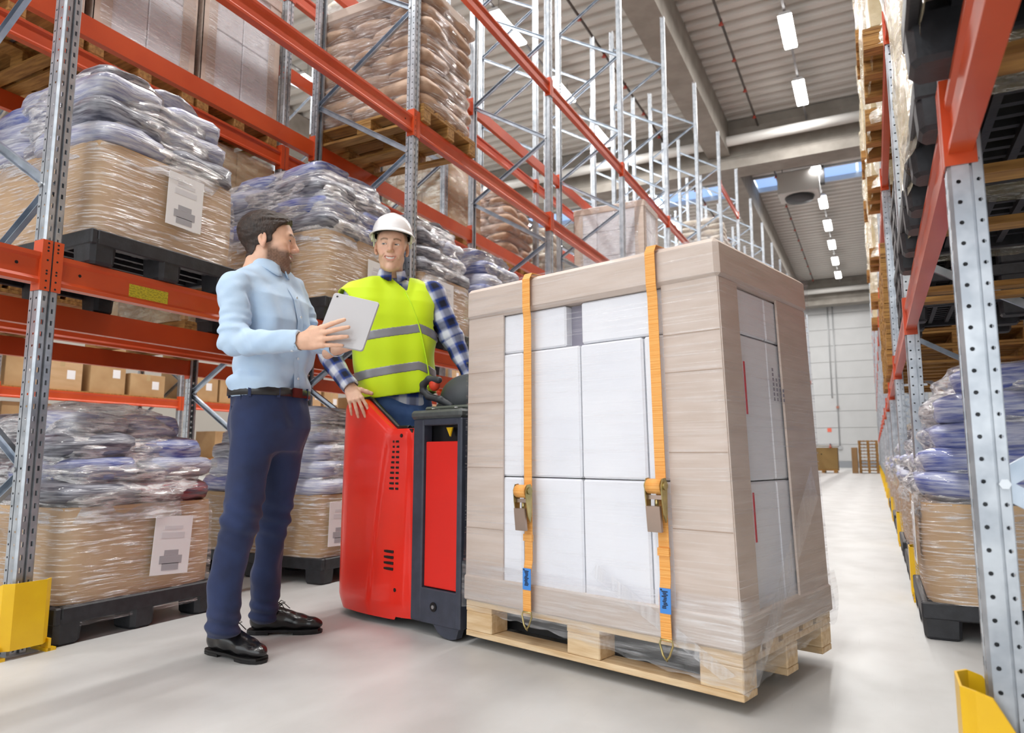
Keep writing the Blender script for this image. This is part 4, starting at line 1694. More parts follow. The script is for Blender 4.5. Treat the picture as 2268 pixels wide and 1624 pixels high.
# ================================================================ pallet truck
M_RED = mat('truck_red_paint', (242, 48, 32), .30, col2=(238, 42, 26), vscale=2, coat=.35, rnd=False)
M_REDF = mat('truck_flat_red', (226, 40, 30), .45, rnd=False)
M_CHAS = mat('truck_dark_grey', (62, 66, 80), .5, col2=(54, 58, 70), vscale=18, bump=.05, bscale=120, rnd=False)
M_CAPG = mat('truck_cap_grey', (88, 92, 92), .55, col2=(78, 82, 82), vscale=30, rnd=False)
M_BLK = mat('truck_black', (20, 20, 22), .3, rnd=False)
M_LINING = mat('truck_lining', (30, 32, 28), .18, coat=.5, rnd=False)
M_FORK = mat('fork_black', (26, 26, 28), .5, rnd=False)
tk = empty('pallet_truck', T0, TROT, 'red and dark grey stand-on pallet truck carrying the strapped load', 'pallet truck')


def ztop(s):
    if s > -1.70:
        return .905
    if s > -1.93:
        return .905 + (s + 1.70) / -.23 * .155
    return 1.06 + (s + 1.93) * .03


def near_o(s, z):
    """outward swell of the red side"""
    t = min(max((-1.56 - s) / .46, 0), 1)
    b = -.012 - .030 * math.sin(PI * min(t, 1) * .75) * (1 - .35 * (z / 1.05))
    sc = -1.72 - .13 * (1 - (z / .9)) ** .7 if z < .9 else -1.72
    q = min(max((s - sc) / .025, 0), 1)
    q = q * q * (3 - 2 * q)
    fade = min(1, max(0, (.9 - z) / .08)) * min(1, max(0, (z - .02) / .06))
    b += .010 * q * fade
    lip = min(max((s + 1.60) / .03, 0), 1)
    return b + .006 * lip


def body_shell():
    plan = []
    for i in range(44):
        plan.append(('near', -1.557 - .463 * i / 43, 0))
    for i in range(1, 13):
        a = PI / 2 * i / 12
        plan.append(('c1', -2.02 - .17 * math.sin(a), -.018 + .19 * (1 - math.cos(a))))
    for i in range(1, 9):
        plan.append(('rear', -2.19, .172 + .456 * i / 8))
    for i in range(1, 13):
        a = PI / 2 * i / 12
        plan.append(('c2', -2.19 + .17 * (1 - math.cos(a)), .628 + .19 * math.sin(a)))
    for i in range(1, 24):
        plan.append(('far', -2.02 + .463 * i / 23, .818))
    rows, inner = [], []
    nz = 46
    for k in range(nz):
        row, ri = [], []
        for (wh, s, o) in plan:
            zt = ztop(s)
            zb = .03
            if wh == 'near' and s > -1.66:
                zb = .045
            z = zb + (zt - zb) * k / (nz - 1)
            tuck = .02 * max(0, (.09 - z) / .06) + .012 * max(0, (z - zt + .05) / .05) ** 2
            bul = .012 * math.sin(PI * min(z / 1.05, 1))
            if wh == 'near':
                p = (s, near_o(s, z) + tuck, z)
                pi = (s, .03, z)
            elif wh == 'c1':
                a = math.asin(min(1, (-2.02 - s) / .17))
                no = near_o(-2.02, z) + tuck
                p = (s - bul * math.sin(a) + tuck * math.sin(a), o + (no + .018) * math.cos(a), z)
                pi = (-2.02 - .14 * math.sin(a), .03 + .145 * (1 - math.cos(a)), z)
            elif wh == 'rear':
                p = (s - bul + tuck, o, z)
                pi = (-2.16, o, z)
            elif wh == 'c2':
                p = (s - bul * .5, o, z)
                pi = (max(s + .03, -2.16), min(o, .628 + (o - .628) * .85), z)
            else:
                p = (s, o, z)
                pi = (s, .785, z)
            row.append(p)
            ri.append(pi)
        rows.append(row)
        inner.append(ri)
    mb = MB().grid(rows, True)
    rim = [rows[-1], inner[-1]]
    mb.grid(rim, False)
    ends = [[r[0] for r in rows], [r[0] for r in inner]]
    mb.grid(ends, False)
    mb.build('red_cover', M_RED, tk)
    il = MB().grid([[(p[0], p[1], p[2] + (.012 if k == nz - 1 else 0)) for p in r] for k, r in enumerate(inner)], True)
    off = [[(p[0] * .994 - .010, .4 + (p[1] - .4) * .96, p[2]) for p in r] for r in inner]
    il.grid([[(p[0], p[1], p[2] + .012) for p in inner[-1]], [(p[0], p[1], p[2] + .010) for p in off[-1]]], False)
    il.build('inner_lining', M_LINING, tk)
    # black edge trim along the sloping rim
    pts = [(p[0], p[1] - .002, p[2] + .006) for p in inner[-1]][6:96]
    MB().tube(pts, .011, 8).build('edge_trim', M_BLK, tk)


body_shell()
# ventilation slots
slot = mat('vent_dark', (28, 8, 8), .6)
for i in range(10):
    z = .845 - .0245 * i
    w = .016 + .0028 * i
    for (a, b) in ((-1.648 - .022, -1.648), (-1.652 - .022 - w, -1.678)):
        sm = (a + b) / 2
        o = near_o(sm, z)
        MB().cbox(a, b, o - .0012, o + .01, z - .0055, z + .0055, .0011).build('vent_slot', slot, tk)
for i in range(4):
    z = .335 - .026 * i
    o = near_o(-1.70, z)
    MB().cbox(-1.735, -1.667, o - .003, o + .012, z - .0065, z + .0065, .002).build('vent_slot', slot, tk)
for (s, z) in ((-1.63, .872), (-1.655, .165)):
    MB().disc((s, near_o(s, z) + .002, z), (0, -1, 0), .009, 14, .003).build('screw_recess', slot, tk)
# battery housing side frame
fr = (-1.553, -1.232)
op = (-1.482, -1.262)
MB().cbox(fr[0], op[0], -.008, .05, .05, .945, .006).build('side_post', M_CHAS, tk)
MB().cbox(op[1], fr[1], -.008, .05, .05, .945, .006).build('side_post', M_CHAS, tk)
MB().cbox(op[0] - .004, op[1] + .004, -.007, .05, .05, .198, .004).build('lower_rail', M_CHAS, tk)
MB().cbox(op[0] - .004, op[1] + .004, -.007, .05, .915, .945, .004).build('upper_rail', M_CHAS, tk)
MB().box(fr[0] + .004, fr[1] - .004, .052, .79, .05, .94).build('housing', M_BLK, tk)
MB().cbox(op[0] + .003, op[1] - .003, .006, .045, .202, .842, .004).build('red_panel', M_REDF, tk)
MB().add([(-1.37, .03, .905), (-1.33, .03, .905), (-1.345, .03, .862)], [(0, 1, 2)]).add([(-1.37, .036, .905), (-1.33, .036, .905), (-1.345, .036, .862)], [(2, 1, 0)]).build('yellow_latch', M_YELLOW, tk)
MB().prism([(-1.553, .055), (-1.44, .055), (-1.40, .050), (-1.37, .022), (-1.33, .006), (-1.285, .004), (-1.255, .012), (-1.240, .055)][::-1], 1, -.004, .03).build('skid_foot', M_CHAS, tk)
MB().disc((-1.395, -.008, .125), (0, -1, 0), .020, 18, .004).build('bolt_recess', M_BLK, tk)
MB().disc((-1.395, -.012, .125), (0, -1, 0), .009, 6, .003).build('bolt_head', M_BOLT, tk)
cap = MB().cbox(-1.572, -1.234, -.014, .80, .945, .985, .012)
cap.build('top_cap', M_CAPG, tk)
MB().cbox(-1.545, -1.236, .05, .70, .986, 1.006, .008).build('rubber_mat', mat('truck_mat', (86, 92, 84), .7, bump=.4, bscale=120, rnd=False), tk)
for s in (-1.435, -1.285):
    MB().cbox(s - .022, s + .022, .000, .028, .9855, .989, .001).build('cap_slot', M_BLK, tk)
    MB().box(s - .006, s + .008, .004, .012, .990, .993).build('slot_symbol', M_PAPER, tk)
MB().box(-1.72, -1.565, -.002, .78, .885, .903).build('shelf', M_LINING, tk)
MB().box(-2.14, -1.565, .04, .77, .10, .13).build('platform', M_BLK, tk)
MB().tube([(-1.62, .25, .072), (-1.62, .55, .072)], .072, 20).build('drive_wheel', M_BLK, tk)
MB().tube([(-2.05, .15, .05), (-2.05, .22, .05)], .05, 16).build('caster', M_BLK, tk)
MB().tube([(-2.05, .58, .05), (-2.05, .65, .05)], .05, 16).build('caster', M_BLK, tk)
for o0 in (.145, .485):
    MB().add([(-1.21, o0, .055), (-1.21, o0 + .17, .055), (-.10, o0 + .17, .070), (-.10, o0, .070), (-1.21, o0, .137), (-1.21, o0 + .17, .137), (-.12, o0 + .17, .137), (-.12, o0, .137)],
             [(3, 2, 1, 0), (4, 5, 6, 7), (0, 1, 5, 4), (1, 2, 6, 5), (2, 3, 7, 6), (3, 0, 4, 7)]).build('fork', M_FORK, tk)
    for s in (-.26, -.17):
        MB().tube([(s, o0 + .035, .037), (s, o0 + .135, .037)], .036, 16).build('fork_roller', M_BLK, tk)

# steering console with grip loop
g = SDF((-1.76, .02, .96), (-1.28, .62, 1.24), .005)
g.ell((-1.54, .34, 1.06), (.14, .15, .125), k=.03)
g.cone((-1.53, .34, .98), (-1.53, .34, 1.06), .10, .11, .03)
g.cone((-1.46, .33, 1.10), (-1.38, .36, 1.11), .08, .065, .04)
g.ell((-1.60, .24, 1.02), (.05, .05, .02), k=.03)
g.box((-1.50, .06, 1.05), (.4, .035, .3), sub=True, k=.02)
g.cut((0, 0, -1), (0, 0, 1.0065))
g.build('console', mat('console_grey', (66, 70, 74), .5, rnd=False), tk)
g = SDF((-1.80, .02, .98), (-1.46, .40, 1.24), .004)
for a, b in (((-1.57, .16, 1.145), (-1.63, .15, 1.152)), ((-1.63, .15, 1.152), (-1.672, .15, 1.128)), ((-1.672, .15, 1.128), (-1.677, .155, 1.10)), ((-1.677, .155, 1.10), (-1.64, .16, 1.068)), ((-1.64, .16, 1.068), (-1.57, .17, 1.05)), ((-1.57, .17, 1.05), (-1.52, .20, 1.02))):
    g.cone(a, b, .017, .017, .01)
g.build('grip_loop', mat('console_grip', (52, 56, 60), .45, rnd=False), tk)
g = SDF((-1.70, .06, 1.04), (-1.5, .26, 1.20), .003)
g.ell((-1.605, .165, 1.128), (.030, .026, .036), k=.0)
g.build('red_button', mat('button_red', (232, 74, 44), .35, rnd=False), tk)
# ================================================================ people
FH = Vector((_f.x, _f.y, 0)).normalized()      # level directions: away from the lens, and to its right
RH = Vector((_r2.x, _r2.y, 0)).normalized()
UP = Vector((0, 0, 1))


def A(v):
    return np.array(v, float)


def facing(deg):
    """front direction: 0 = to the lens's right, 90 = towards the lens, 180 = to its left"""
    a = math.radians(deg)
    return (RH * math.cos(a) - FH * math.sin(a)).normalized()


def frame(front, pitch=0., roll=0.):
    """3x3 with columns left, front, up (x = the person's left)"""
    left = UP.cross(front).normalized()
    M = Matrix((left, front, UP)).transposed()
    M = M @ Matrix.Rotation(pitch, 3, 'X') @ Matrix.Rotation(roll, 3, 'Y')
    return np.array(M)


def head_sdf(g, o, R, sc=1., ears=True):
    o = A(o)

    def W(p):
        return o + R @ (np.array(p, float) * sc)

    def E(c, r, k=.012, sub=False, rot=None):
        g.ell(W(c), np.array(r) * sc, R if rot is None else R @ rot, k, sub)

    def K(a, b, ra, rb, k=.01, sub=False):
        g.cone(W(a), W(b), ra * sc, rb * sc, k, sub)
    # skull, face, jaw
    E((0, -.014, .036), (.0755, .098, .086), .02)
    E((0, .036, .012), (.065, .064, .086), .03)
    E((0, .028, -.058), (.053, .058, .050), .03)
    for s in (-1, 1):
        K((s * .042, .004, -.058), (s * .026, .050, -.092), .014, .015, .025)
        K((s * .026, .050, -.092), (0, .074, -.104), .015, .017, .025)
    E((0, .080, -.105), (.019, .0135, .0150), .015)
    E((0, .066, -.058), (.036, .032, .034), .022)             # muzzle
    for s in (-1, 1):
        E((s * .046, .060, -.016), (.019, .022, .019), .02)   # cheekbone
        E((s * .037, .074, -.040), (.017, .016, .017), .018)  # smiling cheek
    # brow ridge, sockets
    for s in (-1, 1):
        K((s * .040, .083, .029), (s * .010, .095, .024), .0090, .0090, .014)
        E((s * .031, .102, .006), (.0170, .0130, .0105), .012, True)
    # nose
    K((0, .096, .018), (0, .1120, -.014), .0078, .0100, .012)
    E((0, .1140, -.0225), (.0108, .0130, .0100), .007)
    E((0, .1000, -.0270), (.0135, .0130, .0090), .008)
    for s in (-1, 1):
        E((s * .0122, .1030, -.0272), (.0066, .0100, .0070), .004)
        E((s * .0056, .1120, -.0345), (.0034, .0046, .0026), .003, True)
    # smile folds
    for s in (-1, 1):
        K((s * .024, .0990, -.036), (s * .037, .0850, -.058), .0018, .0018, .007, True)
    # lips and open smile
    for s in (-1, 1):
        K((s * .026, .0850, -.0530), (s * .009, .0965, -.0555), .0042, .0058, .005)
        K((s * .024, .0845, -.0590), (s * .009, .0950, -.0715), .0040, .0062, .005)
    K((-.009, .0965, -.0555), (.009, .0965, -.0555), .0058, .0058, .005)
    K((-.009, .0950, -.0715), (.009, .0950, -.0715), .0062, .0062, .005)
    for s in (-1, 1):
        K((s * .0245, .0905, -.0555), (s * .011, .1010, -.0625), .0042, .0072, .0008, True)
    K((-.011, .1010, -.0625), (.011, .1010, -.0625), .0072, .0072, .0008, True)
    # eyelids: a dome with a slit
    for s in (-1, 1):
        E((s * .031, .0780, .0065), (.0160, .0158, .0142), .006)
        K((s * .0190, .0880, .0052), (s * .0300, .0962, .0062), .0022, .0035, .0008, True)
        K((s * .0300, .0962, .0062), (s * .0430, .0865, .0054), .0035, .0020, .0008, True)
    if ears:
        ty = np.array(Matrix.Rotation(.18, 3, 'X'))
        for s in (-1, 1):
            rz = np.array(Matrix.Rotation(-s * .40, 3, 'Z')) @ ty
            E((s * .0775, -.012, -.004), (.0065, .0190, .0325), .006, False, rz)
            E((s * .0850, -.008, -.001), (.0056, .0105, .0165), .004, True, rz)
            E((s * .0785, -.0015, -.006), (.0055, .0045, .0075), .003, False, rz)
            E((s * .0755, -.006, -.033), (.0060, .0085, .0080), .006, False, rz)
    # neck
    K((0, -.020, -.06), (0, -.036, -.150), .055, .056, .03)
    K((0, -.036, -.150), (0, -.050, -.215), .056, .075, .02)
    K((0, .022, -.105), (0, .002, -.155), .022, .018, .03)


def hand_sdf(g, wrist, X, Z, flex, spread=(.16, .04, -.08, -.20), thumb=None, side=1, sc=1.):
    """wrist point, X along the hand, Z out of its back; side = +1 puts the thumb at +Z x X"""
    X = A(Vector(X).normalized())
    Z = A(Z) - X * (A(Z) @ X)
    Z /= np.linalg.norm(Z)
    Y = np.cross(Z, X) * side
    o = A(wrist)

    def W(x, y, z):
        return o + (X * x + Y * y + Z * z) * sc
    kn = [(.088, .030, .002), (.091, .010, .005), (.087, -.011, .004), (.080, -.031, .000)]
    tips = []
    for (x, y, z) in kn:
        g.cone(W(.012, y * .55, -.002), W(x, y, z), .0155 * sc, .0105 * sc, .012)
    g.ell(W(.050, .022, -.012), np.array([.030, .016, .013]) * sc, np.stack([X, Y, Z], 1), .012)
    g.ell(W(.045, -.022, -.010), np.array([.032, .014, .012]) * sc, np.stack([X, Y, Z], 1), .012)
    g.cone(W(-.06, 0, 0), W(.015, 0, -.001), .027 * sc, .026 * sc, .012, sq=(Z, 1.25))
    ln = [(.041, .025, .020), (.045, .029, .021), (.041, .027, .020), (.032, .020, .018)]
    for f in range(4):
        p = np.array(kn[f], float)
        a = 0.
        sp = spread[f]
        r = .0092 if f < 3 else .0080
        for j in range(3):
            a += flex[f][j]
            d = np.array([math.cos(a) * math.cos(sp), math.sin(sp) * math.cos(a), -math.sin(a)])
            q = p + d * ln[f][j]
            g.cone(W(*p), W(*q), r * sc, (r - .0008) * sc, .0035 if j else .006)
            p = q
            r -= .0008
        tips.append(W(*p))
    th = thumb or [(.035, .046, -.012), (.066, .062, -.020), (.092, .070, -.024)]
    p = (.012, .018, -.006)
    r = .0135
    for q in th:
        g.cone(W(*p), W(*q), r * sc, (r - .0012) * sc, .006)
        p = q
        r -= .0013
    return tips


SKIN = mat('skin', (255, 255, 255), .48, attr='tint', sss=.12, bump=.03, bscale=220, col2=(244, 240, 238), vscale=30)


def skin_color(o, R, base, lip, stubble=None, hair=None, sc=1., brow=None):
    """colours of a face that belong to the skin itself: lips, cheeks, beard shadow; lid crease shade is painted in"""
    base, lip = np.array(lin(base)[:3]), np.array(lin(lip)[:3])
    nz = Noise(5, 24, 90, 320)

    def fn(W):
        L = ((W - A(o)) @ R) / sc
        x, y, z = L.T
        C = np.tile(base, (len(W), 1))

        def mixin(w, col):
            C[:] = C * (1 - w[:, None]) + np.array(col) * w[:, None]

        def sst(v, a, b):
            t = np.clip((v - a) / (b - a), 0, 1)
            return t * t * (3 - 2 * t)
        n = nz(L) * .5
        cxx = np.abs(x)
        head = sst(z, -.16, -.13)
        # warmer cheeks, nose and ears
        w = .35 * np.exp(-(((np.abs(x) - .042) / .02) ** 2 + ((z + .026) / .022) ** 2)) * sst(y, .03, .06)
        w += .35 * np.exp(-((x / .016) ** 2 + ((z + .024) / .014) ** 2)) * sst(y, .09, .11)
        w += .35 * sst(np.abs(x), .078, .084) * head
        mixin(np.clip(w, 0, .6), base * np.array([1.0, .72, .66]))
        if stubble is not None:
            col = np.array(lin(stubble[0])[:3])
            jaw = sst(-z, .018 + .0, .048) * sst(y, -.004, .016) * head
            jaw *= 1 - sst(y, .085, .098) * (1 - sst(-z, .043, .050))      # keep the nose tip
            cheek = sst(z, -.052, -.030) * sst(y, .040, .060)
            jaw *= 1 - cheek * .9
            jaw *= 1 - sst(-z, .115, .140)
            side = sst(z, -.03, -.02) * 0
            mou = np.exp(-((z + .0445) / .006) ** 2) * sst(y, .085, .094) * sst(.034 - np.abs(x), 0, .008)
            sb = .75 * np.exp(-((y - .014) / .013) ** 2) * sst(cxx, .050, .058) * sst(-z, -.016, .004) * sst(z, -.10, -.05)
            w = np.clip(np.maximum(np.maximum(jaw, mou), sb) * (stubble[1] + .09 * n), 0, .92)
            mixin(w, col)
        if hair is not None:
            col = np.array(lin(hair[0])[:3])
            w = sst(z, hair[1], hair[1] + .02) * (1 - sst(y, .048, .066)) * head * np.clip(.75 + .2 * n, 0, 1)
            w *= 1 - sst(np.abs(x), .074, .080) * (np.abs(z + .004) < .034)
            mixin(w, col)
        # lips
        cx = np.abs(x)
        up = np.exp(-(((z + .0545 - .0025 * (cx / .026) ** 2) / .0040) ** 2)) * (cx < .028)
        lo = np.exp(-(((z + .0715 - .012 * (cx / .024) ** 2) / .0048) ** 2)) * (cx < .026)
        w = np.clip(np.maximum(up, lo), 0, 1) * sst(y, .080, .087)
        mixin(np.clip(w * .8, 0, .8), lip)
        # dark inside of the mouth, lashes, and shade painted into the lid crease
        w = np.exp(-((z + .0620) / .0040) ** 2 - (cx / .021) ** 6) * sst(.0965 - 14 * cx * cx - y, 0, .002) * sst(y, .07, .08)
        mixin(np.clip(w, 0, 1) * .85, base * np.array([.25, .12, .12]))
        ze = .0094 - 26 * (cx - .031) ** 2
        w = np.exp(-((z - ze) / .0015) ** 2) * (np.abs(cx - .031) < .0135) * sst(y, .074, .080)
        mixin(w * .85, base * .16)
        w = np.exp(-((z - ze - .0048) / .0016) ** 2) * (np.abs(cx - .031) < .0145) * sst(y, .074, .080)
        mixin(w * .35, base * .45)
        w = np.exp(-((z - .0020 - 18 * (cx - .031) ** 2) / .0012) ** 2) * (np.abs(cx - .031) < .012) * sst(y, .074, .080)
        mixin(w * .35, base * .4)
        if brow is not None:
            col = np.array(lin(brow)[:3])
            zc = .0275 + .004 * np.sin(np.clip((cx - .012) / .036, 0, 1) * PI) - .10 * np.clip(cx - .042, 0, 1)
            w = np.exp(-((z - zc) / .0046) ** 2) * sst(cx, .010, .016) * (1 - sst(cx, .046, .053)) * sst(y, .06, .07)
            mixin(np.clip(w * (1.0 + .2 * n), 0, .92), col)
        return C
    return fn


def face_parts(person, o, R, sc=1., iris=(84, 60, 42), look=(0, 0)):
    o = A(o)

    def W(p):
        return Vector(o + R @ (np.array(p, float) * sc))
    em = mat('eye_white', (232, 228, 224), .2, coat=.5, rnd=False)
    im = mat('iris_%d' % iris[0], iris, .2, coat=.6, rnd=False)
    pm = mat('pupil', (10, 8, 8), .15, coat=.6, rnd=False)
    org = Vector(person.location)
    for s in (-1, 1):
        c = W((s * .031, .0785, .0064))
        fr = Vector(R @ np.array([look[0], 1, look[1]])).normalized()
        prof = [(.0142 * math.sin(PI * k / 12) * sc, -.0142 * math.cos(PI * k / 12) * sc) for k in range(13)]
        ev = MB().lathe(prof, 18)
        eye = ev.build('eyeball', em, person, loc=c - org)
        q = fr.to_track_quat('Z', 'Y').to_euler()
        pr = [(.0001, .01445 * sc)] + [(r * sc, math.sqrt(.01445 ** 2 - r * r) * sc) for r in (.002, .004, .0062)]
        MB().lathe(pr[::-1], 16).build('iris', im, eye, rot=q)
        pr = [(.0001, .0147 * sc)] + [(r * sc, (math.sqrt(.01445 ** 2 - r * r) + .0002) * sc) for r in (.001, .0029)]
        MB().lathe(pr[::-1], 12).build('pupil', pm, eye, rot=q)
    # teeth: upper row
    tm = mat('teeth', (240, 236, 228), .25, coat=.4, rnd=False)
    rows = []
    for k in range(4):
        z = -.0550 - .0105 * k / 3 + 8 * 0
        rows.append([tuple(W((x, .0975 - 17 * x * x - .0006 * k, z + 6. * x * x)) - org) for x in np.linspace(-.0205, .0205, 15)])
    MB().grid(rows, True).build('teeth', tm, person)


def tube_child(name, pts, r, m, parent, org, n=8, flat=1., up=(0, 0, 1)):
    return MB().tube([Vector(p) - org for p in pts], r, n, flat=flat, up=up).build(name, m, parent)


def shoe(person, org, heel, toe, tag_):
    """black leather lace-up; heel and toe are points on the ground"""
    heel, toe = Vector(heel), Vector(toe)
    X = (toe - heel).normalized()
    Lr = (toe - heel).length
    Y = UP.cross(X)
    R = np.array(Matrix((X, Y, UP)).transposed())
    k = Lr / .30

    def W(x, y, z):
        return A(heel + X * (x * k) + Y * y + UP * z)
    lo = np.min([W(-.02, -.07, 0), W(.33, -.07, 0), W(-.02, .07, 0), W(.33, .07, 0)], 0) - .02
    hi = np.max([W(-.02, -.07, 0), W(.33, -.07, 0), W(-.02, .07, 0), W(.33, .07, 0)], 0) + .02
    g = SDF((lo[0], lo[1], .0), (hi[0], hi[1], .17), .004)
    g.cone(W(.05, 0, .055), W(.11, 0, .060), .038, .040, .03)
    g.cone(W(.045, 0, .06), W(.055, 0, .115), .036, .040, .03)
    g.cone(W(.11, 0, .062), W(.20, .004, .046), .040, .040, .03, sq=(UP, 1.15))
    g.cone(W(.20, .004, .046), W(.262, .002, .040), .042, .034, .03, sq=(UP, 1.45))
    g.cone(W(.10, 0, .085), W(.16, 0, .070), .028, .026, .03)
    g.cone(W(.262, .002, .040), W(.285, 0, .036), .030, .018, .02, sq=(UP, 1.3))
    g.box(W(.15, 0, -.08), (.25, .2, .098), R, 0, sub=True)
    g.ell(W(.055, 0, .150), (.040, .032, .040), R, .008, True)
    lm = mat('black_leather', (26, 25, 27), .26, coat=.25, bump=.06, bscale=60, rnd=False)
    s = g.build('shoe', lm, person, origin=org)
    s['label'] = 'black leather lace-up shoe'

    def outline(z, gr, x0=-.0, x1=.30):
        pts = []
        prof = [(0.0, .018), (.01, .030), (.04, .037), (.09, .036), (.14, .034), (.19, .042), (.23, .046), (.265, .040), (.29, .028), (.302, .012)]
        prof = [p for p in prof if x0 <= p[0] <= x1]
        for (x, w) in prof:
            pts.append(Vector(W(x, -(w + gr), z)) - org)
        for (x, w) in prof[::-1]:
            pts.append(Vector(W(x, w + gr, z)) - org)
        return pts
    sm = mat('shoe_sole', (20, 19, 20), .5, rnd=False)
    a, b = outline(.010, .001), outline(.021, .002)
    n = len(a)
    MB().add(a + b, [tuple(range(n))[::-1], tuple(range(n, 2 * n))] + [(i, (i + 1) % n, n + (i + 1) % n, n + i) for i in range(n)]).build('sole', sm, s)
    a, b = outline(0.0006, .001, 0, .095), outline(.012, .003, 0, .095)
    n = len(a)
    MB().add(a + b, [tuple(range(n))[::-1], tuple(range(n, 2 * n))] + [(i, (i + 1) % n, n + (i + 1) % n, n + i) for i in range(n)]).build('heel_block', sm, s)
    a, b = outline(0.0006, .0, .15, .302), outline(.012, .003, .15, .302)
    n = len(a)
    MB().add(a + b, [tuple(range(n))[::-1], tuple(range(n, 2 * n))] + [(i, (i + 1) % n, n + (i + 1) % n, n + i) for i in range(n)]).build('fore_sole', sm, s)
    la = mat('shoe_lace', (16, 15, 17), .6, rnd=False)
    for i, x in enumerate((.115, .130, .145, .158)):
        z = .112 - .10 * (x - .11) - .006 * i
        tube_child('lace', [W(x, -.022, z - .012), W(x + .004, 0, z + .004), W(x - .008, .022, z - .010)], .0022, la, s, org, 6)
    for sgn in (-1, 1):
        tube_child('lace', [W(.112, 0, .122), W(.125, .022 * sgn, .136), W(.140, .030 * sgn, .126), W(.125, .014 * sgn, .116), W(.113, 0, .120)], .0020, la, s, org, 6)
        tube_child('lace', [W(.113, 0, .121), W(.135, .016 * sgn, .128), W(.160, .034 * sgn, .098)], .0019, la, s, org, 6)
    tube_child('seam', [W(.17, -.036, .052), W(.215, -.034, .062), W(.262, -.022, .060), W(.275, 0, .056), W(.262, .022, .060), W(.215, .034, .062), W(.17, .036, .052)], .0016, la, s, org, 6)
    return s


def wrinkle(seed, amp, f0, f1, scale=(1, 1, 1)):
    nz = Noise(seed, 9, f0, f1)
    sc = np.array(scale)

    def fn(P, t):
        sh = P.shape[:-1]
        return (nz(P.reshape(-1, 3) * sc) * amp).reshape(sh)
    return fn


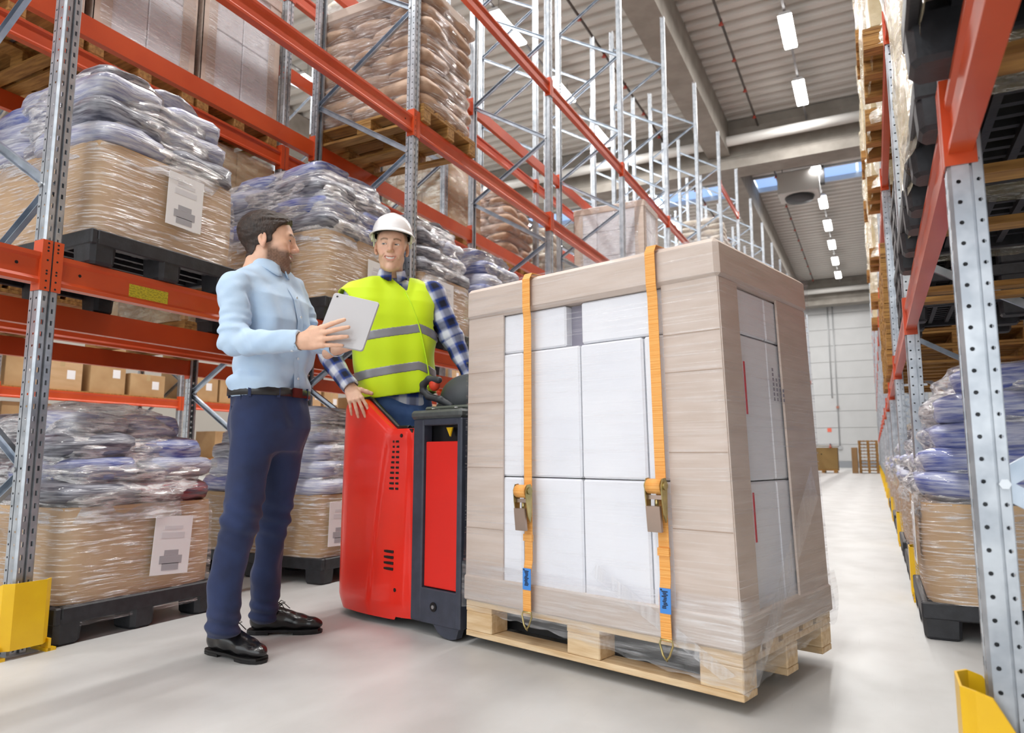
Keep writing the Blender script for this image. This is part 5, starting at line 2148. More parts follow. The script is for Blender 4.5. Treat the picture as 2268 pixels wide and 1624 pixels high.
# ---------------------------------------------------------------- man in the blue shirt
def man_in_shirt():
    D0 = 2.86
    front = facing(20)
    left = UP.cross(front)
    hfront = facing(-13)
    HO = J(593, 538, 2.86)
    HR = frame(hfront, -.03, 0)
    org = Vector((J(597, 1430, 2.85).x, J(597, 1430, 2.85).y, 0))
    shR, elR, wrR = J(520, 641, 2.67), J(520, 762, 2.61), J(667, 756, 2.56)
    shL, elL, wrL = J(650, 648, 3.00), J(684, 750, 2.98), J(748, 770, 2.76)
    tX, tZ = J(745, 738, 2.520) - wrR, -FH + RH * -.15
    # skin
    lo = np.minimum.reduce([A(p) for p in (HO, shR, elR, wrR, shL, elL, wrL)]) - .24
    hi = np.maximum.reduce([A(p) for p in (HO, shR, elR, wrR, shL, elL, wrL)]) + .24
    hi[2] = HO.z + .14
    g = SDF(lo, hi, .0027)
    head_sdf(g, HO, HR)
    nb = A(HO) + HR @ np.array([0, -.05, -.215])
    ch = A(J(597, 700, 2.86))
    g.cone(nb, ch, .075, .10, .03)
    for sh, el, wr in ((shR, elR, wrR), (shL, elL, wrL)):
        g.cone(nb, A(sh), .06, .045, .03)
        g.cone(A(sh), A(el), .042, .036, .02)
        g.cone(A(el), A(wr), .036, .026, .02)
    tips = hand_sdf(g, wrR, tX, tZ, [(.05, .12, .12), (.06, .14, .12), (.10, .16, .14), (.18, .18, .14)], spread=(.15, .04, -.07, -.16), sc=1.05,
                    thumb=[(.036, .040, -.022), (.064, .036, -.040), (.088, .026, -.046)], side=1)
    hand_sdf(g, wrL, J(790, 748, 2.70) - wrL, FH * .6 - UP * .2, [(.3, .4, .3)] * 4, side=-1)
    col = skin_color(HO, HR, (238, 192, 164), (204, 146, 128), stubble=((74, 50, 38), .78), brow=(58, 40, 30))
    body = g.build('person', SKIN, None, color=col, origin=org, loc=org)
    tag(body, 'bearded man in light blue shirt and navy trousers, standing and holding a tablet', 'person')
    face_parts(body, HO, HR, look=(-.25, -.05))

    # hair
    g = SDF(A(HO) - .16, A(HO) + .17, .0032)
    head_sdf(g, HO, HR, ears=False)
    P = g.pts()
    L = (P - A(HO).astype(np.float32)) @ HR.astype(np.float32)
    x, y, z = L[..., 0], L[..., 1], L[..., 2]
    thick = .0025 + .002 * np.clip((z + .07) / .05, 0, 1) + .010 * np.clip((z + .02) / .10, 0, 1) + .006 * np.clip((y - .03) / .05, 0, 1) * np.clip((z - .06) / .04, 0, 1)
    g.f = g.f - thick.astype(np.float32)
    hl = np.interp(z, [-.08, -.055, -.035, -.030, -.012, .010, .030, .050, .062, .074, .10, .14], [-.052, -.044, -.036, -.034, .020, .026, .034, .046, .058, .076, .092, .10])
    nz = Noise(9, 16, 30, 110)
    sc = np.array([1, .35, .8])
    w = (nz((L * sc).reshape(-1, 3)) * .0010).reshape(z.shape)
    f = g.f + w
    f = np.maximum(f, (y - hl) + w * 1.5)
    f = np.maximum(f, -.074 - z + w * 2)
    g.f = f.astype(np.float32)
    g.build('hair', mat('brown_hair', (58, 42, 33), .5, col2=(38, 26, 20), vscale=90, stretch=(1, .5, .5), bump=.3, bscale=240, bstretch=(1, .3, .4), rnd=False), body, origin=org)

    # shirt
    SH = mat('blue_shirt_cotton', (196, 220, 244), .75, col2=(186, 212, 240), vscale=14, bump=.06, bscale=260, sheen=.2, rnd=False)
    keys = [(A(J(598, 884, D0)), .163, .118), (A(J(599, 858, D0)), .172, .127), (A(J(600, 800, D0)), .170, .124), (A(J(607, 720, D0)), .178, .128), (A(J(602, 668, D0)), .176, .118),
            (A(J(592, 634, D0)), .150, .094), (A(J(588, 606, D0)), .094, .074), (A(J(588, 596, D0)), .078, .070)]
    lo = np.minimum.reduce([A(p) for p in (shR, elR, wrR, shL, elL, wrL, J(598, 884, D0))]) - .22
    hi = np.maximum.reduce([A(p) for p in (shR, elR, wrR, shL, elL, wrL, J(588, 585, D0))]) + .22
    hi[2] = J(590, 560, D0).z
    g = SDF(lo, hi, .0045)
    big = wrinkle(21, .0055, 3, 13, (1, 1, 1.5))
    wz0 = J(600, 850, D0).z

    def tors(P, t):
        d = big(P, t)
        z = P[..., 2]
        q = (P[..., 0] * float(left.x) + P[..., 1] * float(left.y))
        fold = .008 * np.sin((z * 60 + q * 22)) * np.exp(-((z - wz0 - .03) / .06) ** 2)
        return d + fold
    g.loft(keys, (left.x, left.y), (front.x, front.y), .01, 2.5, wr=tors)
    for sh, el, wr, sd in ((shR, elR, wrR, 3), (shL, elL, wrL, 4)):
        wf = wrinkle(30 + sd, .0044, 6, 20)

        def arm(P, t, wf=wf, el=el):
            r = np.linalg.norm(P - A(el).astype(np.float32), axis=-1)
            fold = .0075 * np.sin(r * 150 + P[..., 2] * 60) * np.exp(-(r / .10) ** 2)
            return wf(P, t) + fold
        g.cone(A(J(586, 618, D0)), A(sh), .062, .058, .04, wr=arm)
        g.cone(A(sh), A(el), .060, .050, .010, wr=arm)
        g.cone(A(el), A(wr), .051, .037, .008, wr=arm)
        d = (A(wr) - A(el)) / np.linalg.norm(A(wr) - A(el))
        g.cone(A(wr) - d * .060, A(wr) - d * .004, .0375, .0375, .003)
        # open end of the cuff
        g.cyl(A(wr) - d * .002, A(wr) + d * .07, .060)
        g.cyl(A(wr) - d * .014, A(wr) + d * .02, .0330)
    # neck opening
    ncen = A(HO) + HR @ np.array([0, -.036, -.150])
    g.cyl(A(J(592, 585, D0)) + A(UP) * .08, A(J(590, 600, D0)), .063)
    shirt = smooth(g.build('shirt', SH, body, origin=org), 3)
    # collar: folded leaves
    cc = Vector(J(587, 594, D0))

    def ring(a, r, z, ry=None):
        return cc + left * (math.sin(a) * r) + front * (math.cos(a) * (ry or r)) + UP * z
    n = 28
    outer = []
    for row in range(5):
        t = row / 4
        line = []
        for i in range(n + 1):
            aa = .20 + (i / n) * (2 * PI - .40)
            fr_ = max(0, math.cos(aa))
            da = min(aa, 2 * PI - aa)
            r0, r1 = .064, .080
            top = .046 - .034 * max(0, fr_) ** 1.2
            drop = -.014 - .036 * math.exp(-((da - .35) / .5) ** 2)
            r = r0 + (r1 - r0) * t + .010 * fr_ * t
            line.append(ring(aa, r, top + (drop - top) * t, r + .014 * fr_))
        outer.append([tuple(p - org) for p in line])
    cmb = MB().grid(outer, True)
    cmb.grid([[tuple(Vector(p) - (Vector(p) + org - cc).normalized() * .004) for p in r] for r in outer], True)
    col_o = cmb.build('collar', SH, shirt)
    md = col_o.modifiers.new('solid', 'SOLIDIFY')
    md.thickness = .003
    stand = [[tuple(ring(-PI + 2 * PI * i / n, .062, z, .066) - org) for i in range(n)] for z in (-.03, .030)]
    MB().grid(stand, True, True).build('collar_stand', SH, shirt)
    # placket and buttons down the front
    pk, bts = [], []

    def surf(pxy, extra=0.):
        z = J(600, pxy, D0).z
        Cz = np.array([k[0] for k in keys])[::1]
        zz = Cz[:, 2]
        c = np.array([np.interp(z, zz, Cz[:, i]) for i in range(2)])
        ry = np.interp(z, zz, [k[2] for k in keys])
        return Vector((c[0], c[1], z)) + front * (ry + .002 + extra)
    for i in range(16):
        v = 640 + 235 * i / 15
        pk.append(surf(v))
    rows = []
    for p in pk:
        rows.append([tuple(p + left * w - org + front * (.0025 - 6 * w * w)) for w in (-.017, -.006, .006, .017)])
    MB().grid(rows, True).build('placket', SH, shirt)
    for v in (665, 708, 752, 798, 842):
        p = surf(v, .006)
        MB().disc(p - org, front, .0055, 12, .003).build('button', mat('pearl_button', (232, 238, 244), .3, coat=.4), shirt)
    dw = (A(wrR) - A(elR)) / np.linalg.norm(A(wrR) - A(elR))
    MB().disc(Vector(A(wrR) - dw * .03) - org + Vector((0, 0, -.036)) - FH * .014, -UP - FH * .4, .005, 12, .003).build('cuff_button', MATS['pearl_button'], shirt)

    # trousers
    TR = mat('navy_chino', (34, 50, 92), .8, col2=(26, 38, 74), vscale=9, bump=.10, bscale=320, sheen=.15, rnd=False)
    legR = [J(569, 935, 2.80), J(534, 1150, 2.72), J(502, 1290, 2.70), J(497, 1392, 2.68)]
    legL = [J(627, 935, 2.94), J(606, 1150, 2.99), J(586, 1270, 3.02), J(584, 1360, 3.04)]
    allp = [A(p) for p in legR + legL]
    lo = np.minimum.reduce(allp) - .16
    hi = np.maximum.reduce(allp) + .16
    lo[2] = .035
    hi[2] = J(598, 855, D0).z
    g = SDF(lo, hi, .0050)
    w1 = wrinkle(51, .0045, 4, 14, (1, 1, .9))
    g.loft([(A(J(598, 1000, D0)), .120, .10), (A(J(598, 950, D0)), .165, .130), (A(J(598, 905, D0)), .168, .126), (A(J(598, 862, D0)), .164, .119)], (left.x, left.y), (front.x, front.y), .02, 2.5, wr=w1)
    for leg, sd in ((legR, 1), (legL, 2)):
        kz, az = leg[1], leg[3]

        def lw(P, t, kz=kz, az=az):
            z = P[..., 2]
            q = P[..., 0] * 3 + P[..., 1] * 2
            f = .0060 * np.sin((z - kz.z) * 95 + q * 9) * np.exp(-((z - kz.z) / .09) ** 2)
            f = f + .0060 * np.sin((z - az.z) * 120 + q * 7) * np.exp(-((z - az.z) / .07) ** 2)
            return w1(P, t) + f
        g.cone(A(leg[0]), A(leg[1]), .092, .069, .04, wr=lw)
        g.cone(A(leg[1]), A(leg[2]), .068, .060, .02, wr=lw)
        g.cone(A(leg[2]), A(leg[3]), .060, .056, .02, wr=lw)
        d = A(leg[3]) - A(leg[2])
        d /= np.linalg.norm(d)
        g.cyl(A(leg[3]) + d * .030, A(leg[3]) + d * .12, .085)
    tr = smooth(g.build('trousers', TR, body, origin=org), 2)
    seam = mat('trouser_seam', (24, 34, 66), .8)
    hip = lambda v, a, off=0.: (Vector(J(598, v, D0)) + left * (.168 * math.sin(a)) + front * (.128 * math.cos(a)) + (left * math.sin(a) + front * math.cos(a)) * off)
    tube_child('pocket_seam', [hip(880, -.75, .003), hip(905, -.80, .004), hip(930, -1.00, .004), hip(938, -1.25, .004)], .0028, seam, tr, org, 6)
    tube_child('pocket_seam', [hip(905, -2.0, .005), hip(905, -2.7, .005), hip(945, -2.7, .005), hip(965, -2.35, .006), hip(945, -2.0, .005), hip(905, -2.0, .005)], .0024, seam, tr, org, 6)
    tube_child('side_seam', [hip(875, -1.55, .004), hip(930, -1.55, .006), hip(960, -1.55, .005)], .0024, seam, tr, org, 6)
    # belt
    bm = mat('black_belt', (24, 22, 24), .35, coat=.2, rnd=False)
    rows = []
    for zz, ex in ((-.017, .008), (-.016, .011), (.016, .011), (.017, .008)):
        ln = []
        for i in range(40):
            a = 2 * PI * i / 40
            u, v = rrect(.1655 + ex, .1215 + ex, 2.5, a)
            ln.append(tuple(Vector(J(598, 873, D0)) + left * u + front * v + UP * zz - org))
        rows.append(ln)
    belt = MB().grid(rows, True, True).build('belt', bm, body)
    bc = Vector(J(598, 873, D0)) + front * .136 - org
    MB().obox(bc, left, front, UP, .026, .004, .019).build('buckle', mat('dark_buckle', (120, 44, 40), .25, .7), belt)
    for a in (-.55, -1.25, .5, -2.4):
        q = Vector(J(598, 873, D0)) + left * (.178 * math.sin(a)) + front * (.136 * math.cos(a)) - org
        t = left * math.cos(a) - front * math.sin(a)
        nn = left * math.sin(a) + front * math.cos(a)
        MB().obox(q, t, nn, UP, .006, .004, .024).build('belt_loop', TR, belt)
    # shoes
    fl = lambda u, v: on_plane(u, v, 2, 0)
    shoe(body, org, fl(464, 1444), fl(584, 1470), 'near')
    shoe(body, org, fl(549, 1404), fl(712, 1401), 'far')
    return body, wrR


man_in_shirt()

# the tablet in his hands
def make_tablet():
    tl, tr, br, bl = J(741, 648, 2.625), J(844, 671, 2.615), J(801, 779, 2.535), J(699, 755, 2.545)
    c = (tl + tr + br + bl) / 4
    ex = ((tr - tl) + (br - bl)).normalized()
    ey = ((tl - bl) + (tr - br)).normalized()
    ey = (ey - ex * ey.dot(ex)).normalized()
    ez = ex.cross(ey)              # towards the lens = back of the tablet
    w, h = ((tr - tl).length + (br - bl).length) / 4, ((tl - bl).length + (tr - br).length) / 4
    e = empty('tablet', c, 0, 'silver-backed tablet computer held by the man in the blue shirt', 'tablet')
    M = Matrix((ex, ey, ez)).transposed().to_4x4()
    M.translation = c
    e.matrix_world = M

    def plate(hw, hh, r, z0, z1, bev):
        def ring(z, ins):
            pts = []
            for cx, cy, a0 in ((1, 1, 0), (-1, 1, 90), (-1, -1, 180), (1, -1, 270)):
                for k in range(7):
                    a = math.radians(a0 + 15 * k)
                    pts.append((cx * (hw - r) + (r - ins) * math.cos(a), cy * (hh - r) + (r - ins) * math.sin(a), z))
            return pts
        rs = [ring(z0, 0), ring(z1 - bev, 0), ring(z1, bev)]
        mb = MB().grid(rs, True, True)
        mb.add(rs[0], [tuple(range(28))[::-1]]).add(rs[-1], [tuple(range(28))])
        return mb
    plate(w, h, .012, -.004, .0035, .003).build('back_shell', mat('brushed_silver', (186, 185, 188), .5, .15, rnd=False), e)
    plate(w - .001, h - .001, .011, -.0052, -.0041, .0004).build('screen_glass', mat('tablet_glass', (16, 16, 20), .08, rnd=False), e)
    MB().disc((-w + .018, h - .016, .0036), (0, 0, 1), .004, 12, .0005).build('camera_lens', M_BLK, e)


make_tablet()


# ---------------------------------------------------------------- worker on the truck
def worker():
    D0 = 3.70
    front = facing(72)
    left = UP.cross(front)
    hfront = facing(84)
    HO = J(868, 549, 3.65)
    HR = frame(hfront, -.17, .03)
    hz = J(880, 900, D0)
    org = Vector((hz.x, hz.y, .13))
    shR, elR, wrR = J(792, 650, 3.66), J(727, 786, 3.60), J(776, 858, 3.50)
    shL, elL, wrL = J(958, 652, 3.72), J(1003, 752, 3.72), J(1044, 838, 3.66)
    lo = np.minimum.reduce([A(p) for p in (HO, shR, elR, wrR, shL, elL, wrL)]) - .22
    hi = np.maximum.reduce([A(p) for p in (HO, shR, elR, wrR, shL, elL, wrL)]) + .22
    hi[2] = HO.z + .15
    g = SDF(lo, hi, .0027)
    head_sdf(g, HO, HR, sc=1.05)
    nb = A(HO) + HR @ np.array([0, -.05, -.215])
    ch = A(J(872, 720, D0))
    g.cone(nb, ch, .075, .10, .03)
    for sh, el, wr in ((shR, elR, wrR), (shL, elL, wrL)):
        g.cone(nb, A(sh), .06, .045, .03)
        g.cone(A(sh), A(el), .042, .036, .02)
        g.cone(A(el), A(wr), .036, .026, .02)
    hand_sdf(g, wrR, J(788, 885, 3.455) - wrR, -FH * .75 + UP * .55, [(.35, .35, .2), (.35, .32, .2), (.40, .32, .2), (.45, .32, .2)], spread=(.16, .04, -.10, -.24),
             thumb=[(.034, .044, -.006), (.052, .066, -.012), (.066, .086, -.020)], side=1)
    hand_sdf(g, wrL, J(1052, 872, 3.60) - wrL, -FH * .7 + UP * .6, [(.5, .5, .4)] * 4, side=-1)
    col = skin_color(HO, HR, (240, 196, 170), (214, 136, 124), hair=((150, 116, 84), .012), brow=(128, 94, 68), sc=1.05)
    body = g.build('person', SKIN, None, color=col, origin=org, loc=org)
    tag(body, 'smiling worker in yellow hi-vis vest, plaid shirt and white helmet, standing in the truck', 'person')
    face_parts(body, HO, HR, sc=1.05, iris=(66, 62, 58), look=(-.28, -.10))

    # plaid shirt
    pm = bpy.data.materials.new('blue_plaid_flannel')
    pm.use_nodes = True
    nt = pm.node_tree
    b = nt.nodes['Principled BSDF']
    b.inputs['Roughness'].default_value = .85
    at = nt.nodes.new('ShaderNodeAttribute')
    at.attribute_name = 'tint'
    sp = nt.nodes.new('ShaderNodeSeparateColor')
    nt.links.new(at.outputs['Color'], sp.inputs[0])

    def band(sock, freq, ph, th):
        m1 = nt.nodes.new('ShaderNodeMath')
        m1.operation = 'MULTIPLY_ADD'
        m1.inputs[1].default_value, m1.inputs[2].default_value = freq, ph
        nt.links.new(sock, m1.inputs[0])
        m2 = nt.nodes.new('ShaderNodeMath')
        m2.operation = 'SINE'
        nt.links.new(m1.outputs[0], m2.inputs[0])
        m3 = nt.nodes.new('ShaderNodeMapRange')
        m3.inputs[1].default_value, m3.inputs[2].default_value = th - .28, th + .28
        nt.links.new(m2.outputs[0], m3.inputs[0])
        return m3.outputs[0]
    fr = 2 * PI / .105
    lu, lv = band(sp.outputs[0], fr, .4, .35), band(sp.outputs[1], fr, 1.1, .35)
    ku, kv = band(sp.outputs[0], fr, 3.4, .45), band(sp.outputs[1], fr, 4.2, .45)

    def addm(a, c, op='ADD', k=None):
        m = nt.nodes.new('ShaderNodeMath')
        m.operation = op
        nt.links.new(a, m.inputs[0])
        if k is None:
            nt.links.new(c, m.inputs[1])
        else:
            m.inputs[1].default_value = k
        return m.outputs[0]
    light = addm(addm(lu, lv), None, 'MULTIPLY', .5)
    dark = addm(addm(ku, kv), None, 'MULTIPLY', .5)
    m1 = nt.nodes.new('ShaderNodeMix')
    m1.data_type = 'RGBA'
    m1.inputs[6].default_value = lin((44, 74, 160))
    m1.inputs[7].default_value = lin((226, 230, 240))
    nt.links.new(light, m1.inputs[0])
    m2 = nt.nodes.new('ShaderNodeMix')
    m2.data_type = 'RGBA'
    nt.links.new(dark, m2.inputs[0])
    nt.links.new(m1.outputs[2], m2.inputs[6])
    m2.inputs[7].default_value = lin((14, 18, 40))
    nt.links.new(m2.outputs[2], b.inputs['Base Color'])
    keys = [(A(J(884, 915, D0)), .160, .115), (A(J(880, 860, D0)), .172, .125), (A(J(876, 780, D0)), .180, .126), (A(J(873, 710, D0)), .195, .130), (A(J(872, 670, D0)), .188, .118), (A(J(869, 642, D0)), .150, .092), (A(J(869, 622, D0)), .080, .072)]
    lo = np.minimum.reduce([A(p) for p in (shR, elR, wrR, shL, elL, wrL, hz)]) - .2
    hi = np.maximum.reduce([A(p) for p in (shR, elR, wrR, shL, elL, wrL, J(869, 600, D0))]) + .2
    hi[2] = J(869, 590, D0).z
    g = SDF(lo, hi, .005)
    wt = wrinkle(71, .003, 4, 12)
    g.loft(keys, (left.x, left.y), (front.x, front.y), .01, 2.5, wr=wt)
    for sh, el, wr in ((shR, elR, wrR), (shL, elL, wrL)):
        def arm(P, t, el=el):
            r = np.linalg.norm(P - A(el).astype(np.float32), axis=-1)
            return wt(P, t) + .005 * np.sin(r * 140 + P[..., 2] * 50) * np.exp(-(r / .09) ** 2)
        g.cone(A(J(869, 650, D0)) * .35 + A(sh) * .65, A(sh), .066, .066, .03, wr=arm)
        g.cone(A(sh), A(el), .064, .056, .025, wr=arm)
        g.cone(A(el), A(wr), .056, .041, .02, wr=arm)
        d = (A(wr) - A(el)) / np.linalg.norm(A(wr) - A(el))
        g.cyl(A(wr) + d * .004, A(wr) + d * .08, .06)
        g.cyl(A(wr) - d * .012, A(wr) + d * .02, .035)
    g.cyl(A(J(868, 570, D0)), A(J(868, 614, D0)), .063)

    def plaid(W):
        out = np.zeros((len(W), 3))
        best = np.full(len(W), 9.)
        for (a, c) in ((shR, elR), (elR, wrR), (shL, elL), (elL, wrL)):
            a, c = A(a), A(c)
            ax = (c - a) / np.linalg.norm(c - a)
            q = W - a
            t = np.clip(q @ ax, -.02, np.linalg.norm(c - a))
            rad = np.linalg.norm(q - t[:, None] * ax, axis=1)
            s1 = np.cross(ax, A(FH))
            s1 /= np.linalg.norm(s1)
            s2 = np.cross(ax, s1)
            ang = np.arctan2(q @ s2, q @ s1)
            m = (rad < best) & (rad < .085)
            best[m] = rad[m]
            out[m, 0] = (q @ ax)[m]
            out[m, 1] = (ang * .058)[m]
        m = best > 8
        q = W - A(hz)
        out[m, 0] = q[m, 2]
        out[m, 1] = (q @ A(left))[m]
        return out
    shirt = smooth(g.build('shirt', pm, body, color=plaid, origin=org), 3)
    shirt['label'] = 'blue, white and black plaid flannel shirt'
    # collar leaves
    cc = Vector(J(868, 614, 3.68))

    def ring(a, r, z, ry=None):
        return cc + left * (math.sin(a) * r) + front * (math.cos(a) * (ry or r)) + UP * z
    n = 28
    outer = []
    for row in range(4):
        t = row / 3
        ln = []
        for i in range(n + 1):
            aa = .18 + (i / n) * (2 * PI - .36)
            fr_ = max(0, math.cos(aa))
            da = min(aa, 2 * PI - aa)
            top = .044 - .034 * fr_ ** 1.2
            drop = -.010 - .036 * math.exp(-((da - .3) / .5) ** 2)
            r = .063 + .014 * t + .008 * fr_ * t
            ln.append(tuple(ring(aa, r, top + (drop - top) * t, r + .012 * fr_) - org))
        outer.append(ln)
    co = MB().grid(outer, True)
    me = co.mesh('collar', pm)
    at_ = me.color_attributes.new('tint', 'FLOAT_COLOR', 'POINT')
    at_.data.foreach_set('color', np.array([(v.co.z, v.co.x * .9 + v.co.y * .5, 0, 1) for v in me.vertices]).ravel())
    c_o = place('collar', me, shirt)
    md = c_o.modifiers.new('solid', 'SOLIDIFY')
    md.thickness = .003

    # hi-vis vest
    VM = bpy.data.materials.new('hivis_yellow')
    VM.use_nodes = True
    vb = VM.node_tree.nodes['Principled BSDF']
    vb.inputs['Base Color'].default_value = lin((222, 255, 8))
    vb.inputs['Roughness'].default_value = .6
    vb.inputs['Sheen Weight'].default_value = .3
    vb.inputs['Emission Color'].default_value = lin((214, 255, 0))
    vb.inputs['Emission Strength'].default_value = .0
    vk = [(A(J(880, 893, D0)), .212, .160), (A(J(880, 850, D0)), .214, .160), (A(J(877, 780, D0)), .220, .158), (A(J(871, 710, D0)), .246, .156), (A(J(868, 676, D0)), .260, .146), (A(J(866, 652, D0)), .262, .126), (A(J(867, 634, D0)), .222, .104), (A(J(868, 620, D0)), .130, .086)]

    def vest_field(grow=0.):
        lo = A(J(870, 900, D0)) - .32
        hi = A(J(870, 600, D0)) + .32
        lo[2], hi[2] = J(870, 905, D0).z, J(870, 600, D0).z
        g = SDF(lo, hi, .0045)
        z0 = J(880, 870, D0).z
        nv = wrinkle(81, .0055, 2.5, 9, (1, 1, .6))

        def vw(P, t):
            q = P[..., 0] * float(left.x) + P[..., 1] * float(left.y)
            z = P[..., 2]
            return nv(P, t) + .005 * np.sin(q * 34 + 6 * z) * np.clip((z0 + .45 - z) / .4, 0, 1) - grow
        g.loft([(c, rx, ry) for c, rx, ry in vk], (left.x, left.y), (front.x, front.y), 0, 2.8, wr=vw)
        P = g.pts()
        q = P - A(J(872, 640, D0)).astype(np.float32)
        lat = q[..., 0] * left.x + q[..., 1] * left.y
        fr_ = q[..., 0] * front.x + q[..., 1] * front.y
        z = q[..., 2]
        # inside hollow
        inner = SDF(lo, hi, .0045)
        inner.loft([(c, rx - .012, ry - .012) for c, rx, ry in vk], (left.x, left.y), (front.x, front.y), 0, 2.8, wr=lambda P, t: vw(P, t))
        # keep a bit of the shoulders closed above the arms
        f = np.maximum(g.f, -inner.f)
        # V neck at the front, round at the back
        zb = -.036
        vn = np.maximum(lat - (.052 + .20 * (z - zb)), (.052 - 1.05 * (z - zb)) - lat) * .7
        vn = np.maximum(vn, zb - z)
        vneck = np.where(fr_ > -.01, vn, 1.)
        f = np.maximum(f, -vneck)
        f = np.maximum(f, -(np.hypot(lat, fr_ - .01) - .072))
        # armholes
        for sgn in (-1, 1):
            ah = np.hypot((fr_ - .01) / .085, (z + .145) / .120) - 1
            ah = np.where(sgn * lat > .190, ah * .08, 1.)
            f = np.maximum(f, -ah)
        # hem: rounded front corner
        hem = J(880, 882, D0).z - J(872, 640, D0).z
        f = np.maximum(f, (hem + .030 * np.clip(lat / .2, -1, 1) - z))
        g.f = f.astype(np.float32)
        return g, P, lat, fr_, z
    g, P, lat, fr_, z = vest_field()
    vest = g.build('vest', VM, body, origin=org)
    smooth(vest, 4)
    vest['label'] = 'yellow hi-vis vest'
    RM = mat('reflective_tape', (150, 150, 156), .35, .25, rnd=False)
    base, P, lat, fr_, z = vest_field(.0022)
    tilt = np.where(lat < .12, .55 * lat, .066 - .8 * (lat - .12))
    for z0 in (J(880, 745, D0).z, J(880, 826, D0).z):
        zc = z0 - J(872, 640, D0).z
        g = SDF(base.lo, base.lo + (base.n - 1) * base.h, base.h)
        g.f = np.maximum(base.f, np.abs(z - zc - tilt * .35) - .024).astype(np.float32)
        smooth(g.build('reflective_band', RM, vest, origin=org), 4)
    # edge binding and closure line
    vedge = mat('vest_binding', (206, 246, 30), .5)
    pts = []
    z2 = J(872, 640, D0).z

    def vsurf(lat_, zz, ex=.006):
        zs = np.array([k[0][2] for k in vk])
        c = np.array([np.interp(zz, zs, [k[0][i] for k in vk]) for i in range(2)])
        rx, ry = np.interp(zz, zs, [k[1] for k in vk]), np.interp(zz, zs, [k[2] for k in vk])
        t = max(0, 1 - abs(lat_ / rx) ** 2.8) ** (1 / 2.8)
        return Vector((c[0], c[1], zz)) + left * lat_ + front * (ry * t + ex)
    line = [(.052, -.04), (.075, -.10), (.098, -.18), (.118, -.28), (.135, -.40), (.145, -.48), (.135, -.525), (.10, -.55)]
    tube_child('front_edge', [vsurf(a, z2 + bz) for a, bz in line], .004, vedge, vest, org, 6)

    # jeans and boots
    JM = mat('blue_denim', (92, 128, 184), .8, col2=(54, 84, 136), vscale=6, bump=.15, bscale=260, rnd=False)
    legR = [J(858, 925, 3.68), None, None]
    hipR, hipL = Vector(hz) - left * .09 - UP * .04, Vector(hz) + left * .09 - UP * .04
    z3 = .135
    lo = A(Vector((min(hipR.x, hipL.x) - .18, min(hipR.y, hipL.y) - .18, z3)))
    hi = A(Vector((max(hipR.x, hipL.x) + .18, max(hipR.y, hipL.y) + .18, J(880, 855, D0).z)))
    g = SDF(lo, hi, .006)
    wj = wrinkle(91, .004, 4, 12, (1, 1, .8))
    g.loft([(A(hz) - A(UP) * .16, .15, .11), (A(hz) - A(UP) * .05, .170, .125), (A(hz) + A(UP) * .04, .168, .122), (A(hz) + A(UP) * .09, .165, .118)], (left.x, left.y), (front.x, front.y), .02, 2.5, wr=wj)
    for h_, sg in ((hipR, -1), (hipL, 1)):
        kn_ = Vector((h_.x, h_.y, .62)) + front * .03
        an = Vector((h_.x, h_.y, .22)) + left * (.02 * sg)
        g.cone(A(h_), A(kn_), .092, .070, .04, wr=wj)
        g.cone(A(kn_), A(an), .068, .060, .02, wr=wj)
    jeans = g.build('jeans', JM, body, origin=org)
    bm = mat('work_boot', (48, 40, 34), .6)
    for h_, sg in ((hipR, -1), (hipL, 1)):
        c = Vector((h_.x, h_.y, 0)) + left * (.02 * sg)
        g = SDF((c.x - .25, c.y - .25, .12), (c.x + .25, c.y + .25, .28), .006)
        g.cone(A(c + UP * .18 - front * .03), A(c + UP * .26), .048, .05, .02)
        g.cone(A(c + UP * .165 - front * .05), A(c + UP * .165 + front * .14), .046, .042, .03)
        g.cut((0, 0, -1), (0, 0, .1315))
        g.build('boot', bm, body, origin=org)

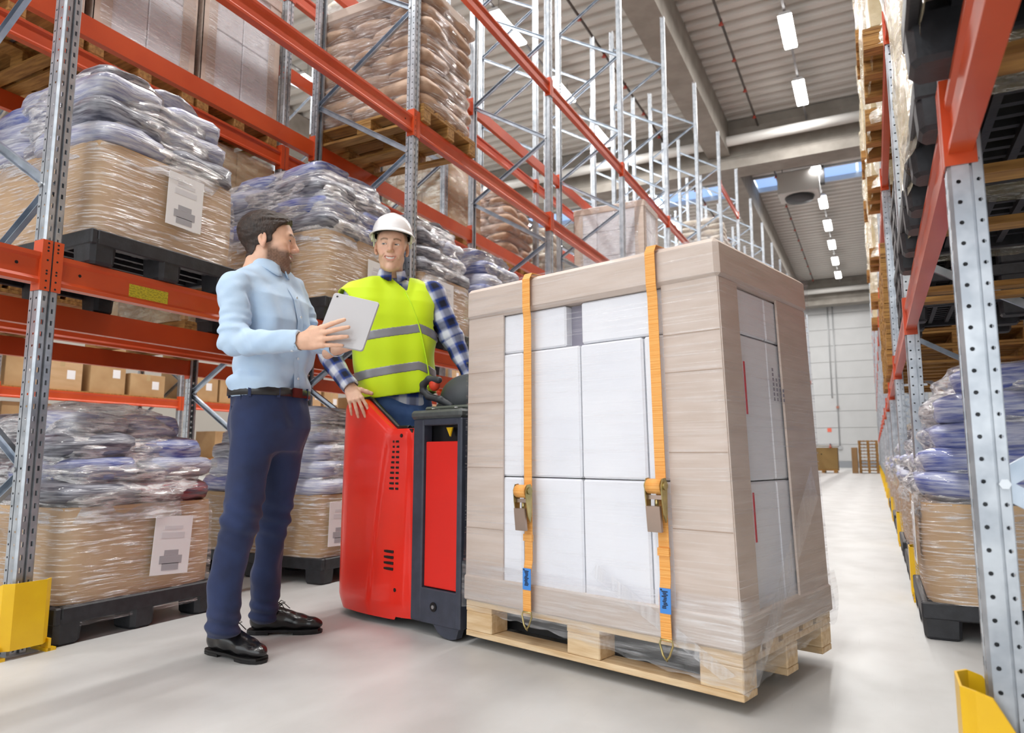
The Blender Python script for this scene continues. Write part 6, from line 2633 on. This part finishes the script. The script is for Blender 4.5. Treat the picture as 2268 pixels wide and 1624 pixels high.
    # helmet
    hel = empty('safety_helmet', Vector(A(HO) + HR @ np.array([0, -.008, .066])), 0, 'white hard hat on the head of the worker', 'helmet')
    M = Matrix(HR.tolist()).to_4x4()
    M.translation = hel.location
    hel.matrix_world = M @ Matrix.Rotation(.17, 4, 'X') @ Matrix.Scale(.97, 4)
    HM = mat('white_helmet', (248, 248, 250), .22, coat=.5, rnd=False)
    rows = []
    nu, nv = 56, 20
    for j in range(nv + 1):
        ph = PI / 2 * j / nv
        row = []
        for i in range(nu):
            th = 2 * PI * i / nu
            rx, ry, rz = .108, .132, .112
            cx, cy = math.cos(th), math.sin(th)
            r = math.cos(ph) ** .85
            z = rz * math.sin(ph) ** 1.0
            x, y = rx * cx * r, ry * cy * r
            rid = .004 * math.exp(-(x / .022) ** 2) * min(1, max(0, (z - .03) / .04))
            row.append((x, y, z + rid))
        rows.append(row)
    MB().grid(rows, True, True).build('shell', HM, hel)
    rim = []
    for (dr, dz) in ((0, .004), (.006, -.002), (.014, -.010), (.016, -.016), (.012, -.017), (-.002, -.008)):
        row = []
        for i in range(nu):
            th = 2 * PI * i / nu
            s_ = math.sin(th)
            peak = max(0, s_) ** 3 * .034
            row.append(((.108 + dr) * math.cos(th), (.132 + dr * (1 + 0) + (peak if dr > 0 else 0)) * s_, dz - (.012 * max(0, s_) ** 3 if dr > 0 else 0)))
        rim.append(row)
    MB().grid(rim, True, True).build('brim', HM, hel)
    dk = mat('helmet_band', (40, 38, 38), .6)
    rows = [[(.094 * math.cos(2 * PI * i / 40), .122 * math.sin(2 * PI * i / 40), z) for i in range(40)] for z in (-.014, .018)]
    MB().grid(rows, True, True).build('headband', dk, hel)
    ym = mat('helmet_cradle', (222, 228, 190), .5)
    for s in (-1, 1):
        MB().obox((s * .104, .03, -.026), (1, 0, 0), (0, 1, .2), (0, -.2, 1), .004, .010, .022).build('strap_clip', ym, hel)
        MB().obox((s * .099, -.02, -.030), (1, 0, 0), (0, 1, -.4), (0, .4, 1), .003, .006, .030).build('strap_clip', ym, hel)
    return body


worker()
